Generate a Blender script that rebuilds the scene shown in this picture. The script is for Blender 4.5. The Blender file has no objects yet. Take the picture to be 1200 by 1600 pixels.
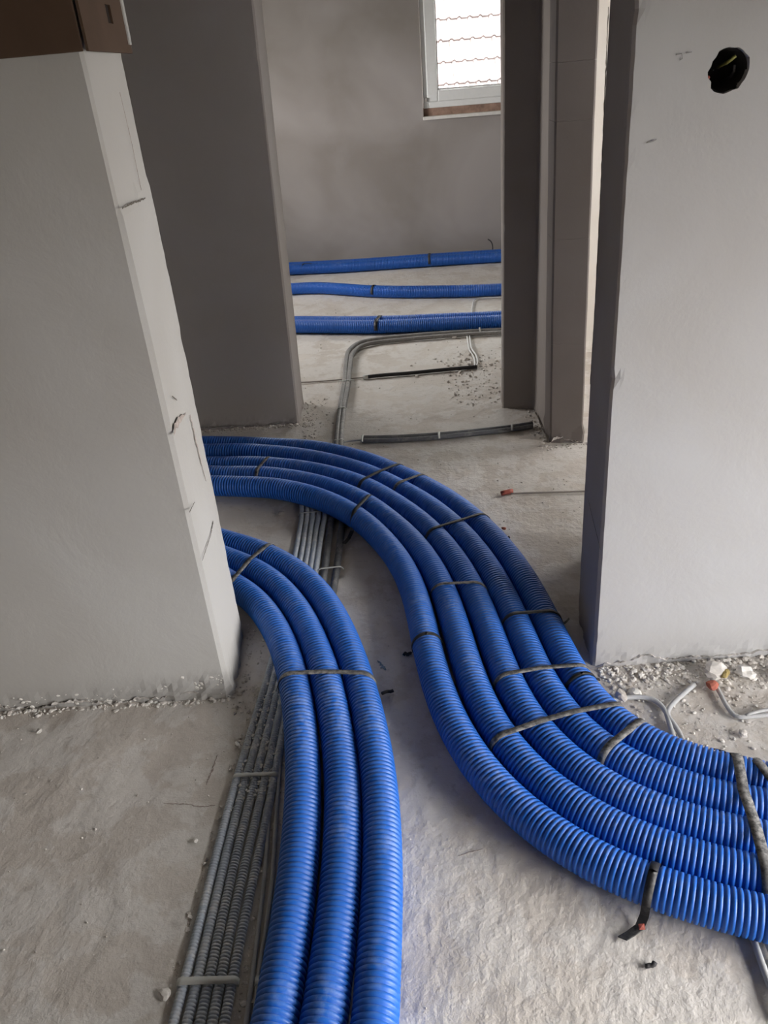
import bpy, bmesh, math, random
import numpy as np
from mathutils import Vector, noise, Matrix

sc = bpy.context.scene
COL = sc.collection
PI = math.pi

# ---------------------------------------------------------------- camera
H = 1.30
FPX = 1235.0
PITCH = math.radians(29.5)
ROLL = math.atan2(190, 2170)
cam_d = bpy.data.cameras.new('camera')
cam = bpy.data.objects.new('camera', cam_d)
COL.objects.link(cam)
cam_d.sensor_fit = 'VERTICAL'
cam_d.sensor_height = 24.0
cam_d.lens = 24.0 * FPX / 1600.0
cam_d.clip_start = 0.02
cam.matrix_world = (Matrix.Translation((0, 0, H)) @ Matrix.Rotation(PI / 2 - PITCH, 4, 'X')
                    @ Matrix.Rotation(-ROLL, 4, 'Z'))
sc.camera = cam

# ---------------------------------------------------------------- light
wd = bpy.data.worlds.new('world')
sc.world = wd
wd.use_nodes = True
wt = wd.node_tree
bg = wt.nodes['Background']
bg.inputs[0].default_value = (1.0, 0.975, 0.955, 1)     # flat overcast sky
bg.inputs[1].default_value = 9.0

def portal(x, y, z, w, h, rot):
    """a portal only guides the renderer to the sky seen through a window opening"""
    d = bpy.data.lights.new('window_portal', 'AREA')
    d.shape = 'RECTANGLE'; d.size = w; d.size_y = h
    d.cycles.is_portal = True
    o = bpy.data.objects.new('window_portal', d)
    o.location = (x, y, z); o.rotation_euler = rot
    COL.objects.link(o)

# near, right and left openings unseen, sized for their light; FARWIN is in view
NEARWIN = (1.75, -1.05, 0.85, 0.02, 1.30)       # x, y0, y1, z0, z1; head set low to dim the upper walls
RIGHTWIN = (2.60, 2.75, 3.60, 0.90, 1.95)
LEFTWIN = (-1.85, 4.1, 5.4, 0.90, 1.90)
FARWIN = (0.507, 1.55, 0.946, 2.15)

portal(NEARWIN[0] + .1, (NEARWIN[1] + NEARWIN[2]) / 2, (NEARWIN[3] + NEARWIN[4]) / 2, NEARWIN[4] - NEARWIN[3], NEARWIN[2] - NEARWIN[1], (0, PI / 2, 0))
portal(RIGHTWIN[0] + .1, (RIGHTWIN[1] + RIGHTWIN[2]) / 2, (RIGHTWIN[3] + RIGHTWIN[4]) / 2, RIGHTWIN[4] - RIGHTWIN[3], RIGHTWIN[2] - RIGHTWIN[1], (0, PI / 2, 0))
portal(LEFTWIN[0] - .1, (LEFTWIN[1] + LEFTWIN[2]) / 2, (LEFTWIN[3] + LEFTWIN[4]) / 2, LEFTWIN[4] - LEFTWIN[3], LEFTWIN[2] - LEFTWIN[1], (0, -PI / 2, 0))
portal((FARWIN[0] + FARWIN[1]) / 2, 6.25, (FARWIN[2] + FARWIN[3]) / 2, FARWIN[1] - FARWIN[0], FARWIN[3] - FARWIN[2], (-PI / 2, 0, 0))

vs = sc.view_settings
vs.view_transform = 'Standard'; vs.look = 'None'; vs.gamma = 1.0; vs.use_curve_mapping = False
vs.exposure = 1.06
sc.cycles.max_bounces = 10
sc.cycles.diffuse_bounces = 7
sc.cycles.transparent_max_bounces = 12
sc.cycles.caustics_reflective = False
sc.cycles.caustics_refractive = False

# ---------------------------------------------------------------- measured lines on the floor (metres)
BLUE = {"d1":[[-2.1399,2.5923],[-1.9733,2.5973],[-1.8067,2.6022],[-1.6401,2.6072],[-1.4735,2.6122],[-1.3069,2.6172],[-1.1403,2.6143],[-0.9742,2.6008],[-0.8093,2.5767],[-0.6463,2.5421],[-0.5685,2.5224],[-0.4917,2.4998],[-0.4171,2.4724],[-0.3456,2.4387],[-0.2786,2.3977],[-0.2172,2.3488],[-0.1619,2.2928],[-0.1126,2.2308],[-0.0691,2.1643],[-0.0313,2.0942],[0.0007,2.021],[0.0266,1.9452],[0.0462,1.8674],[0.0597,1.788],[0.0681,1.7076],[0.0733,1.6266],[0.0773,1.5455],[0.0824,1.4645],[0.0903,1.384],[0.1027,1.3042],[0.1209,1.2261],[0.1462,1.1506],[0.1797,1.0788],[0.2217,1.0121],[0.272,0.9516],[0.3299,0.8985],[0.3946,0.8536],[0.4645,0.8161],[0.5379,0.784],[0.6523,0.7415],[0.8109,0.7015],[0.9732,0.6817],[1.1365,0.6719],[1.2999,0.6621],[1.4632,0.6523]],"d2":[[-2.1671,2.668],[-2.0005,2.673],[-1.8339,2.678],[-1.6673,2.683],[-1.5007,2.688],[-1.3342,2.693],[-1.1675,2.6906],[-1.0013,2.6784],[-0.8362,2.6562],[-0.6726,2.6243],[-0.5917,2.6053],[-0.5115,2.5838],[-0.4327,2.5581],[-0.3563,2.5269],[-0.2837,2.4889],[-0.216,2.4435],[-0.154,2.3909],[-0.098,2.332],[-0.048,2.268],[-0.0036,2.1997],[0.0351,2.1279],[0.0681,2.0531],[0.0954,1.9759],[0.1173,1.8967],[0.1337,1.8161],[0.1453,1.7343],[0.153,1.6518],[0.1585,1.569],[0.1634,1.4861],[0.1701,1.4036],[0.1809,1.3222],[0.1983,1.2428],[0.2245,1.1666],[0.2607,1.0953],[0.3071,1.0304],[0.3631,0.9736],[0.4275,0.9258],[0.4981,0.8866],[0.5728,0.8536],[0.6879,0.8108],[0.8465,0.7706],[1.0088,0.7507],[1.1722,0.7409],[1.3355,0.7311],[1.4988,0.7213]],"d3":[[-2.1906,2.7487],[-2.024,2.7537],[-1.8574,2.7587],[-1.6909,2.7637],[-1.5243,2.7687],[-1.3577,2.7737],[-1.191,2.7715],[-1.0248,2.7595],[-0.8596,2.7379],[-0.6959,2.7067],[-0.6128,2.6874],[-0.5302,2.6665],[-0.4487,2.6425],[-0.3692,2.6139],[-0.2927,2.5793],[-0.2205,2.538],[-0.1534,2.4895],[-0.0917,2.4342],[-0.0353,2.3729],[0.0158,2.3066],[0.0614,2.236],[0.1014,2.1618],[0.1356,2.0846],[0.1641,2.005],[0.1873,1.9236],[0.2056,1.8408],[0.2194,1.7571],[0.2295,1.6728],[0.2367,1.5881],[0.2423,1.5033],[0.2488,1.4189],[0.2595,1.3356],[0.2777,1.2546],[0.3061,1.1778],[0.3463,1.1076],[0.3983,1.0465],[0.4608,0.996],[0.5314,0.9557],[0.6072,0.923],[0.7232,0.8811],[0.882,0.8418],[1.0444,0.8222],[1.2077,0.8124],[1.3711,0.8026],[1.5344,0.7928]],"d4":[[-2.2147,2.8682],[-2.0481,2.8732],[-1.8816,2.8782],[-1.715,2.8832],[-1.5484,2.8882],[-1.3818,2.8932],[-1.2152,2.8908],[-1.049,2.8785],[-0.8838,2.8564],[-0.7202,2.8245],[-0.6349,2.8044],[-0.5502,2.7821],[-0.4668,2.7562],[-0.3854,2.7255],[-0.3069,2.689],[-0.2319,2.646],[-0.1609,2.5966],[-0.0941,2.5412],[-0.0316,2.4805],[0.0265,2.4151],[0.0794,2.3455],[0.1267,2.2718],[0.1682,2.1947],[0.2037,2.1148],[0.2334,2.0325],[0.2576,1.9484],[0.2767,1.863],[0.2914,1.7766],[0.3021,1.6896],[0.3099,1.6023],[0.316,1.515],[0.3231,1.4284],[0.3348,1.3437],[0.355,1.2629],[0.3869,1.1887],[0.4322,1.1236],[0.4907,1.0696],[0.5602,1.0266],[0.6371,0.9929],[0.7555,0.9539],[0.9146,0.916],[1.077,0.8969],[1.2404,0.8871],[1.4037,0.8773],[1.5671,0.8675]],"d5":[[-2.2364,2.946],[-2.0698,2.951],[-1.9032,2.956],[-1.7366,2.961],[-1.57,2.966],[-1.4034,2.971],[-1.2368,2.9689],[-1.0706,2.9572],[-0.9053,2.9359],[-0.7415,2.9052],[-0.654,2.8854],[-0.5671,2.8637],[-0.4811,2.8391],[-0.3967,2.8101],[-0.3147,2.7757],[-0.2357,2.7351],[-0.1606,2.6879],[-0.0898,2.6344],[-0.0233,2.5753],[0.0389,2.5114],[0.0967,2.4432],[0.1497,2.3712],[0.1975,2.2957],[0.2394,2.2168],[0.2754,2.1351],[0.3057,2.051],[0.3307,1.9653],[0.3508,1.8782],[0.3663,1.7902],[0.3774,1.7016],[0.385,1.6125],[0.391,1.5235],[0.3984,1.4355],[0.4115,1.3503],[0.4351,1.2709],[0.4728,1.2006],[0.5257,1.1423],[0.592,1.096],[0.6669,1.0576],[0.7802,1.0059],[0.937,0.9597],[1.099,0.9377],[1.2624,0.9279],[1.4257,0.9181],[1.5891,0.9083]],"a":[[-1.3752,2.1115],[-1.2116,2.1082],[-1.048,2.105],[-0.8844,2.1017],[-0.7232,2.0759],[-0.5769,2.0037],[-0.4977,1.9354],[-0.4665,1.9018],[-0.4363,1.8673],[-0.4078,1.8316],[-0.3814,1.7943],[-0.3575,1.7555],[-0.3362,1.7152],[-0.3171,1.6736],[-0.3002,1.6311],[-0.2851,1.5878],[-0.2719,1.5439],[-0.2604,1.4996],[-0.2505,1.4548],[-0.2418,1.4097],[-0.2343,1.3644],[-0.2281,1.3189],[-0.2229,1.2733],[-0.2186,1.2275],[-0.2152,1.1817],[-0.2128,1.1358],[-0.2114,1.0899],[-0.2109,1.044],[-0.2113,0.998],[-0.2125,0.9521],[-0.2145,0.9061],[-0.2172,0.8603],[-0.2207,0.8144],[-0.2249,0.7687],[-0.2297,0.7229],[-0.2348,0.6772],[-0.2635,0.5083],[-0.3034,0.3416],[-0.345,0.1753]],"b":[[-1.4199,2.2011],[-1.2563,2.1978],[-1.0927,2.1946],[-0.9291,2.1913],[-0.7671,2.17],[-0.6143,2.1121],[-0.5233,2.0552],[-0.4826,2.0239],[-0.4435,1.9905],[-0.4065,1.955],[-0.3719,1.917],[-0.3403,1.8766],[-0.3116,1.8339],[-0.2861,1.7892],[-0.2634,1.7428],[-0.2433,1.6952],[-0.2255,1.6465],[-0.2097,1.5972],[-0.1958,1.5472],[-0.1834,1.4968],[-0.1726,1.446],[-0.1631,1.3949],[-0.1547,1.3437],[-0.1473,1.2923],[-0.1412,1.2407],[-0.1364,1.189],[-0.1331,1.1372],[-0.1314,1.0854],[-0.131,1.0335],[-0.1319,0.9815],[-0.134,0.9297],[-0.1372,0.8778],[-0.1417,0.8261],[-0.1471,0.7745],[-0.1533,0.7229],[-0.1599,0.6713],[-0.1899,0.5026],[-0.2301,0.3359],[-0.2717,0.1696]],"c":[[-1.4425,2.2911],[-1.2789,2.2879],[-1.1153,2.2846],[-0.9517,2.2813],[-0.7894,2.2616],[-0.6349,2.2086],[-0.5387,2.1547],[-0.4914,2.1228],[-0.4457,2.0887],[-0.4018,2.0525],[-0.36,2.0141],[-0.3205,1.9735],[-0.2839,1.9304],[-0.2508,1.8849],[-0.2215,1.8367],[-0.1961,1.7863],[-0.1744,1.734],[-0.1556,1.6804],[-0.1392,1.6259],[-0.1244,1.5708],[-0.1112,1.5153],[-0.0994,1.4595],[-0.089,1.4033],[-0.0799,1.347],[-0.0722,1.2904],[-0.0659,1.2337],[-0.0612,1.1769],[-0.058,1.1199],[-0.0566,1.0629],[-0.0568,1.0058],[-0.0586,0.9488],[-0.0615,0.8918],[-0.0656,0.8348],[-0.0705,0.7779],[-0.076,0.7211],[-0.0818,0.6643],[-0.1096,0.4951],[-0.1495,0.3284],[-0.1911,0.1621]]}
FAR = {"r2":[[-1.6,5.42],[-0.9,5.42],[-0.498,5.366],[-0.276,5.31],[0.05,5.11],[0.366,4.985],[0.833,4.873],[1.6,4.8],[2.3,4.82]],"r3a":[[-1.6,4.75],[-0.9,4.6],[-0.414,4.46],[0.047,4.315],[0.412,4.256],[0.718,4.205],[1.5,4.1],[2.3,4.0]],"r3b":[[-1.6,4.825],[-0.9,4.677],[-0.41,4.536],[0.055,4.392],[0.415,4.333],[0.722,4.282],[1.5,4.177],[2.3,4.077]],"r1a":[[-1.6,6.07],[-0.9,6.0],[-0.547,5.953],[-0.075,5.873],[0.468,5.83],[0.978,5.772],[1.6,5.7],[2.3,5.63]],"r1b":[[-1.6,6.146],[-0.9,6.076],[-0.54,6.03],[-0.07,5.95],[0.475,5.907],[0.985,5.849],[1.6,5.777],[2.3,5.707]]}
STRAPS = [["d3",[-0.046,2.4035],"d5",[0.0456,2.4798]],["d4",[0.0629,2.3588],"d5",[0.1236,2.39]],["d1",[-0.094,2.1884],"d2",[-0.0537,2.2623]],["d3",[0.1593,2.0404],"d5",[0.2834,2.0967]],["d2",[-0.433,2.5387],"d3",[-0.4197,2.5935]],["d2",[0.1456,1.7412],"d3",[0.223,1.7414]],["d1",[0.0729,1.5395],"d1",[0.0729,1.5395]],["d4",[0.3103,1.5941],"d5",[0.3771,1.5897]],["d3",[0.2357,1.3698],"d5",[0.3859,1.3764]],["d5",[0.3793,1.3382],"d5",[0.3793,1.3382]],["d2",[0.182,1.183],"d5",[0.4037,1.2283]],["d4",[0.3679,1.1026],"d5",[0.43,1.1448]],["d2",[0.5893,0.8453],"d5",[0.6312,1.0466]],["d4",[0.6822,0.9696],"d5",[0.6727,1.0435]],["d1",[0.3906,0.832],"d1",[0.3906,0.832]],["a",[-0.4426,1.8536],"c",[-0.3663,2.0035]],["a",[-0.2407,1.4255],"c",[-0.0896,1.4236]]]
FSTRAPS = [["r1a",[0.4865,5.8972]],["r1a",[-0.4209,5.835]],["r2",[0.0596,5.0965]],["r3a",[0.0649,4.3629]]]
CONDUIT = [[[-0.4351,0.3367],[-0.4212,0.5111],[-0.4073,0.6856],[-0.4004,0.7723],[-0.3935,0.8589],[-0.3864,0.9456],[-0.3787,1.0321],[-0.3702,1.1186],[-0.3608,1.205],[-0.3509,1.2913],[-0.341,1.3776],[-0.3314,1.464],[-0.3224,1.5505],[-0.3143,1.637],[-0.307,1.7236],[-0.3004,1.8103],[-0.2944,1.8971],[-0.2893,1.9838],[-0.2852,2.0707],[-0.2822,2.1575],[-0.2799,2.2444],[-0.278,2.3314],[-0.2915,2.4576],[-0.3593,2.6111],[-0.4344,2.7614]],[[-0.4133,0.3349],[-0.3998,0.5094],[-0.3863,0.6839],[-0.3796,0.7704],[-0.3728,0.857],[-0.3658,0.9435],[-0.3583,1.03],[-0.3501,1.1164],[-0.3413,1.2027],[-0.3322,1.289],[-0.3229,1.3753],[-0.3139,1.4616],[-0.3053,1.548],[-0.2973,1.6345],[-0.29,1.721],[-0.2833,1.8075],[-0.2771,1.8941],[-0.2717,1.9808],[-0.2672,2.0675],[-0.2636,2.1542],[-0.2606,2.241],[-0.258,2.3278],[-0.2706,2.454],[-0.3383,2.6075],[-0.4135,2.7578]],[[-0.3916,0.3331],[-0.3784,0.5077],[-0.3653,0.6822],[-0.3588,0.7686],[-0.3521,0.8551],[-0.3452,0.9415],[-0.3378,1.0279],[-0.33,1.1142],[-0.3218,1.2005],[-0.3135,1.2867],[-0.3049,1.373],[-0.2964,1.4592],[-0.2881,1.5456],[-0.2803,1.6319],[-0.273,1.7183],[-0.2661,1.8048],[-0.2598,1.8912],[-0.2541,1.9777],[-0.2492,2.0643],[-0.245,2.1509],[-0.2414,2.2375],[-0.238,2.3242],[-0.2498,2.4504],[-0.3173,2.604],[-0.3925,2.7542]],[[-0.3698,0.3314],[-0.357,0.5059],[-0.3443,0.6804],[-0.338,0.7668],[-0.3315,0.8532],[-0.3246,0.9395],[-0.3173,1.0257],[-0.3099,1.112],[-0.3024,1.1982],[-0.2947,1.2844],[-0.2869,1.3707],[-0.2789,1.4569],[-0.271,1.5431],[-0.2633,1.6294],[-0.256,1.7156],[-0.249,1.802],[-0.2424,1.8883],[-0.2364,1.9747],[-0.2311,2.0611],[-0.2265,2.1476],[-0.2222,2.2341],[-0.218,2.3205],[-0.2289,2.4468],[-0.2964,2.6004],[-0.3715,2.7507]],[[-0.3481,0.3296],[-0.3357,0.5042],[-0.3232,0.6787],[-0.3172,0.765],[-0.3108,0.8512],[-0.3039,0.9374],[-0.2968,1.0236],[-0.2898,1.1098],[-0.2829,1.196],[-0.276,1.2822],[-0.2688,1.3683],[-0.2614,1.4545],[-0.2538,1.5406],[-0.2464,1.6268],[-0.239,1.713],[-0.2319,1.7992],[-0.2251,1.8854],[-0.2188,1.9717],[-0.2131,2.0579],[-0.2079,2.1443],[-0.2029,2.2306],[-0.198,2.3169],[-0.2081,2.4432],[-0.2754,2.5969],[-0.3505,2.7471]]]
THICK = [[[-0.2436,1.453],[-0.2332,1.5399],[-0.2228,1.6268],[-0.2123,1.7137],[-0.2046,1.8008],[-0.1911,1.9942],[-0.1813,2.2001],[-0.173,2.3479],[-0.1621,2.5617],[-0.1595,2.8095],[-0.1627,2.8829],[-0.1518,3.2036],[-0.1326,3.559],[-0.123,3.8653],[-0.1026,4.0366],[-0.0155,4.1561],[0.221,4.1794],[0.4973,4.1679],[0.7148,4.1441],[0.7981,4.1404],[0.8812,4.1344],[0.9641,4.1261],[1.047,4.1178],[1.1299,4.1095],[1.2129,4.1012]],[[-0.2163,1.4045],[-0.2059,1.4914],[-0.1955,1.5782],[-0.1851,1.6651],[-0.1768,1.7522],[-0.1579,1.9543],[-0.1439,2.1937],[-0.136,2.3413],[-0.1318,2.5559],[-0.1369,2.7754],[-0.1473,2.8673],[-0.1351,3.1998],[-0.1145,3.5113],[-0.1041,3.7621],[-0.0864,3.9681],[-0.0101,4.0981],[0.217,4.1228],[0.4908,4.1172],[0.7061,4.0938],[0.7894,4.0907],[0.8725,4.085],[0.9554,4.0768],[1.0384,4.0685],[1.1213,4.0602],[1.2042,4.0519]]]
WHITECAB = [[[-0.3159,1.8621],[-0.2993,1.4171],[-0.2863,1.1181],[-0.2823,0.9979],[-0.2834,0.8684],[-0.2855,0.7781],[-0.2893,0.6787]],[[-0.2808,1.6545],[-0.2736,1.3113],[-0.2695,1.0695],[-0.2667,0.9421],[-0.271,0.8437],[-0.2747,0.7772],[-0.2752,0.6776]]]
CABLES = {"loopA":[[0.5432,4.1759],[0.5256,3.9987],[0.5176,3.8937],[0.5239,3.7794],[0.5163,3.6838],[0.4998,3.6129]],"loopB":[[0.5298,4.1799],[0.5127,4.0024],[0.5036,3.8872],[0.5085,3.7836],[0.5042,3.687],[0.4896,3.6064]],"up":[[0.5934,4.4613],[0.6283,4.657],[0.6535,4.7807],[0.6853,4.8382],[0.74,4.8349],[0.8354,4.8176]],"thin":[[-0.4366,3.6364],[-0.3275,3.6179],[-0.1889,3.6095],[-0.0291,3.6135]],"black":[[-0.029,3.5995],[0.057,3.6044],[0.1794,3.5999],[0.3331,3.6055],[0.5021,3.6071]],"dark1":[[-0.0613,2.8663],[0.0245,2.8512],[0.125,2.8391],[0.2409,2.8359],[0.3778,2.8406],[0.5313,2.8511],[0.6151,2.8645]],"dark2":[[-0.0582,2.8966],[0.0259,2.8818],[0.1272,2.8695],[0.2437,2.8632],[0.3812,2.8649],[0.5358,2.8756],[0.6202,2.8892]],"stub":[[-0.1483,2.875],[-0.1151,2.8865],[-0.0587,2.887]],"red":[[0.4329,2.3418],[0.5009,2.3338],[0.5851,2.3227],[0.7006,2.3104]],"rubA":[[0.4355,1.3237],[0.4611,1.3267],[0.5069,1.3335],[0.5496,1.3302],[0.5735,1.3147],[0.5826,1.2791],[0.5748,1.2183],[0.5676,1.1469]],"rubB":[[0.6765,1.3566],[0.6355,1.3257],[0.5977,1.2934],[0.5833,1.2691],[0.588,1.2356],[0.5893,1.198],[0.5823,1.1366]],"rubC":[[0.7212,1.3683],[0.7212,1.3253],[0.7191,1.2824],[0.7256,1.2479],[0.7588,1.2438],[0.8151,1.2447]],"rubD":[[0.7448,1.2453],[0.7764,1.2532],[0.8215,1.2595]],"lowA":[[0.5472,0.7902],[0.5426,0.7517],[0.5383,0.7152],[0.5349,0.6754],[0.5302,0.6288]],"lowB":[[0.5678,0.7883],[0.5632,0.7553],[0.5609,0.7132],[0.5571,0.6639]]}
WIN = {"open_bl":[0.5071,6.0392,0.9461],"frame_bl":[0.5211,6.0375,1.008],"sash_bl":[0.5381,6.0354,1.0457],"glass_bl":[0.61,6.0268,1.1136],"frame_l0":[0.5135,6.0384,1.6352],"sash_l0":[0.5461,6.0345,1.6325],"glass_l0":[0.6072,6.0271,1.6276],"latch":[0.5302,6.0364,1.0618]}
SILL = [0.6609,7.6166,0.9461]
PTS = {"stone":[0.5371,1.3488],"brick":[0.7103,1.3397],"yellow":[0.75,1.3714],"redtip":[0.4229,2.3465],"blackA":[-0.0285,1.4246],"blackB":[0.028,1.5555],"chipA":[-0.347,2.3506],"chipB":[0.2134,3.5716],"chipC":[0.4553,4.1104],"blkC":[0.6317,1.1522],"blkD":[0.669,1.1427],"l1":[-0.4267,1.0515],"l2":[-0.8516,1.3958],"l3":[-0.3744,1.3018],"l4":[-0.4273,0.756],"r1":[0.3771,2.0695],"r2":[0.417,2.0704],"r3":[0.371,2.1249],"twig":[0.0092,2.6787],"tail1":[0.3448,0.7788],"tail8":[0.4498,1.5767],"leaf":[1.0424,6.4451],"clip1":[-0.0409,2.9005],"clip2":[0.2441,2.8709],"clip3":[0.5546,2.8667],"fcr1":[[-0.4158,1.2782],[-0.4214,1.2294],[-0.4272,1.195]],"fcr2":[[-0.5107,1.1553],[-0.4695,1.1492],[-0.4278,1.1382],[-0.4,1.1385]],"fcr3":[[0.0827,0.9698],[0.1064,0.9758],[0.1301,0.9804]],"smear":[[-0.0484,1.5509],[-0.0365,1.5249],[-0.0291,1.5119]]}
MARKS = {"crack1":[[1.6288,0.3929],[1.5792,0.3858],[1.463,0.3907]],"chip":[[1.5897,0.6838],[1.5039,0.6995],[1.4598,0.6907]],"mark1":[[1.5139,0.7524],[1.5414,0.7334]],"mark2":[[1.5061,0.5138],[1.4496,0.5205]],"edge":[[1.6254,0.6661],[1.6266,0.6167],[1.632,0.5542],[1.6426,0.4931]],"step":[[1.4612,1.1178],[1.5486,1.1149],[1.6335,1.1098]],"upper":[[1.6252,1.2908],[1.6333,1.2053],[1.6295,1.1176]],"rback":[[1.639,1.3562],[1.6341,1.2468],[1.6294,1.0727],[1.626,0.8643],[1.6373,0.651]],"rdiag":[[1.5972,0.383],[1.5281,0.3626],[1.4428,0.3424]]}

# ---------------------------------------------------------------- materials
class NT:
    def __init__(s, name):
        s.m = bpy.data.materials.new(name); s.m.use_nodes = True
        s.t = s.m.node_tree; s.b = s.t.nodes['Principled BSDF']
    def n(s, typ, **kw):
        q = s.t.nodes.new(typ)
        for k, v in kw.items():
            if k.startswith('i_'): q.inputs[k[2:].replace('_', ' ')].default_value = v
            else: setattr(q, k, v)
        return q
    def l(s, a, b): s.t.links.new(a, b)
    def noise(s, scale, detail=4, rough=.55, vec=None, dist=0.):
        q = s.n('ShaderNodeTexNoise'); q.inputs['Scale'].default_value = scale
        q.inputs['Detail'].default_value = detail; q.inputs['Roughness'].default_value = rough
        q.inputs['Distortion'].default_value = dist
        if vec: s.l(vec, q.inputs['Vector'])
        return q.outputs['Fac']
    def pos(s):
        g = s.n('ShaderNodeNewGeometry'); return g.outputs['Position']
    def ramp(s, fac, stops):
        q = s.n('ShaderNodeValToRGB'); e = q.color_ramp.elements
        while len(e) < len(stops): e.new(.5)
        for i, (p, c) in enumerate(stops):
            e[i].position = p; e[i].color = (c, c, c, 1) if isinstance(c, (int, float)) else (*c, 1)
        s.l(fac, q.inputs[0]); return q.outputs[0]
    def mix(s, fac, a, b, mode='MIX'):
        q = s.n('ShaderNodeMix', data_type='RGBA', blend_type=mode)
        for sock, v in ((q.inputs[0], fac), (q.inputs[6], a), (q.inputs[7], b)):
            if isinstance(v, (int, float)): sock.default_value = v if sock.type == 'VALUE' else (v, v, v, 1)
            elif isinstance(v, tuple): sock.default_value = (*v, 1)
            else: s.l(v, sock)
        return q.outputs[2]
    def math(s, op, a, b=0.):
        q = s.n('ShaderNodeMath', operation=op)
        for sock, v in zip(q.inputs, (a, b)):
            if isinstance(v, (int, float)): sock.default_value = v
            else: s.l(v, sock)
        return q.outputs[0]
    def bump(s, h, strength, dist, prev=None):
        q = s.n('ShaderNodeBump'); q.inputs['Strength'].default_value = strength; q.inputs['Distance'].default_value = dist
        s.l(h, q.inputs['Height'])
        if prev: s.l(prev, q.inputs['Normal'])
        return q.outputs[0]
    def out(s, col=None, rough=None, nrm=None, **kw):
        if col is not None:
            if isinstance(col, tuple): s.b.inputs['Base Color'].default_value = (*col, 1)
            else: s.l(col, s.b.inputs['Base Color'])
        if rough is not None:
            if isinstance(rough, (int, float)): s.b.inputs['Roughness'].default_value = rough
            else: s.l(rough, s.b.inputs['Roughness'])
        if nrm is not None: s.l(nrm, s.b.inputs['Normal'])
        for k, v in kw.items(): s.b.inputs[k.replace('_', ' ')].default_value = v
        return s.m

def m_plaster(name, base, blot=.10, warm=(1., .97, .93), bump=.25):
    t = NT(name); p = t.pos()
    n1 = t.noise(1.7, 3, .5, p, .6); n2 = t.noise(6., 5, .6, p, .3); n3 = t.noise(160, 3, .6, p)
    dark = tuple(c * (1 - blot) * w for c, w in zip(base, warm))
    light = tuple(min(.9, c * (1 + blot * .6)) for c in base)
    c = t.mix(t.ramp(n1, [(.35, 0.), (.68, 1.)]), dark, light)
    c = t.mix(t.math('MULTIPLY', t.ramp(n2, [(.45, 0.), (.75, 1.)]), .25), c, light)
    nb = t.bump(n2, bump, .012); nb = t.bump(n3, bump * .6, .0012, nb)
    return t.out(c, .88, nb, Specular_IOR_Level=.25)

def m_floor():
    t = NT('screed floor'); p = t.pos()
    n1 = t.noise(1.3, 5, .6, p, .8); n2 = t.noise(7., 6, .62, p, .15); n3 = t.noise(38, 5, .65, p); n4 = t.noise(230, 3, .6, p)
    c = t.mix(t.ramp(n1, [(.35, 0.), (.65, 1.)]), (.52, .475, .43), (.67, .63, .585))
    c = t.mix(t.ramp(n2, [(.47, 0.), (.53, .75)]), c, (.67, .645, .615))
    c = t.mix(t.ramp(n3, [(.30, .5), (.42, 0.)]), c, (.42, .385, .355))
    # white plaster dust drifts and specks
    c = t.mix(t.ramp(n3, [(.60, 0.), (.72, .6)]), c, (.74, .72, .70))
    v = t.n('ShaderNodeTexVoronoi'); v.inputs['Scale'].default_value = 26; t.l(p, v.inputs['Vector'])
    c = t.mix(t.ramp(v.outputs['Distance'], [(.06, .6), (.10, 0.)]), c, (.70, .67, .64))
    b = t.bump(n2, .22, .02); b = t.bump(n3, .50, .006, b); b = t.bump(n4, .35, .0015, b)
    # the slab right of the conduits is rough and pimpled, the screed on the left is trowelled
    sp = t.n('ShaderNodeSeparateXYZ'); t.l(p, sp.inputs[0])
    rough = t.ramp(t.math('ADD', sp.outputs[0], .5), [(.33, 0.), (.42, 1.)])
    n5 = t.noise(75, 2, .45, p); n6 = t.noise(30, 2, .5, p)
    h = t.math('MULTIPLY', t.ramp(n5, [(.48, 0.), (.66, 1.)]), rough); b = t.bump(h, .16, .003, b)
    h = t.math('MULTIPLY', n6, rough); b = t.bump(h, .26, .009, b)
    return t.out(c, .9, b, Specular_IOR_Level=.2)

def m_duct():
    t = NT('blue corrugated plastic'); p = t.pos()
    n1 = t.noise(5., 4, .6, p, .4); n2 = t.noise(55, 5, .7, p); n3 = t.noise(420, 2, .5, p)
    dust = t.math('MULTIPLY', t.ramp(n1, [(.45, .15), (.70, 1.)]), t.ramp(n2, [(.42, 0.), (.66, .45)]))
    g = t.n('ShaderNodeNewGeometry')
    sep = t.n('ShaderNodeSeparateXYZ'); t.l(g.outputs['Normal'], sep.inputs[0])
    up = t.ramp(sep.outputs[2], [(.25, 0.), (.9, 1.)])          # dust settles on what faces up
    dust = t.math('MULTIPLY', dust, up)
    c = t.mix(t.ramp(t.noise(2.5, 2, .5, p), [(.35, 0.), (.65, 1.)]), (.012, .118, .50), (.016, .138, .58))
    c = t.mix(dust, c, (.40, .50, .66))
    r = t.ramp(n2, [(.3, .34), (.7, .52)])
    b = t.bump(n3, .12, .0006)
    return t.out(c, r, b, Specular_IOR_Level=.5)

def m_dusty(name, base, dustc=(.58, .56, .53), amount=.6, rough=.6, sc1=9., sc2=70., th=.5):
    t = NT(name); p = t.pos()
    n1 = t.noise(sc1, 4, .6, p, .4); n2 = t.noise(sc2, 5, .7, p)
    d = t.math('MULTIPLY', t.ramp(n1, [(th - .1, .1), (th + .12, 1.)]), t.ramp(n2, [(.38, 0.), (.6, amount)]))
    c = t.mix(d, base, dustc)
    return t.out(c, rough, t.bump(n2, .3, .002), Specular_IOR_Level=.4)

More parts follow.
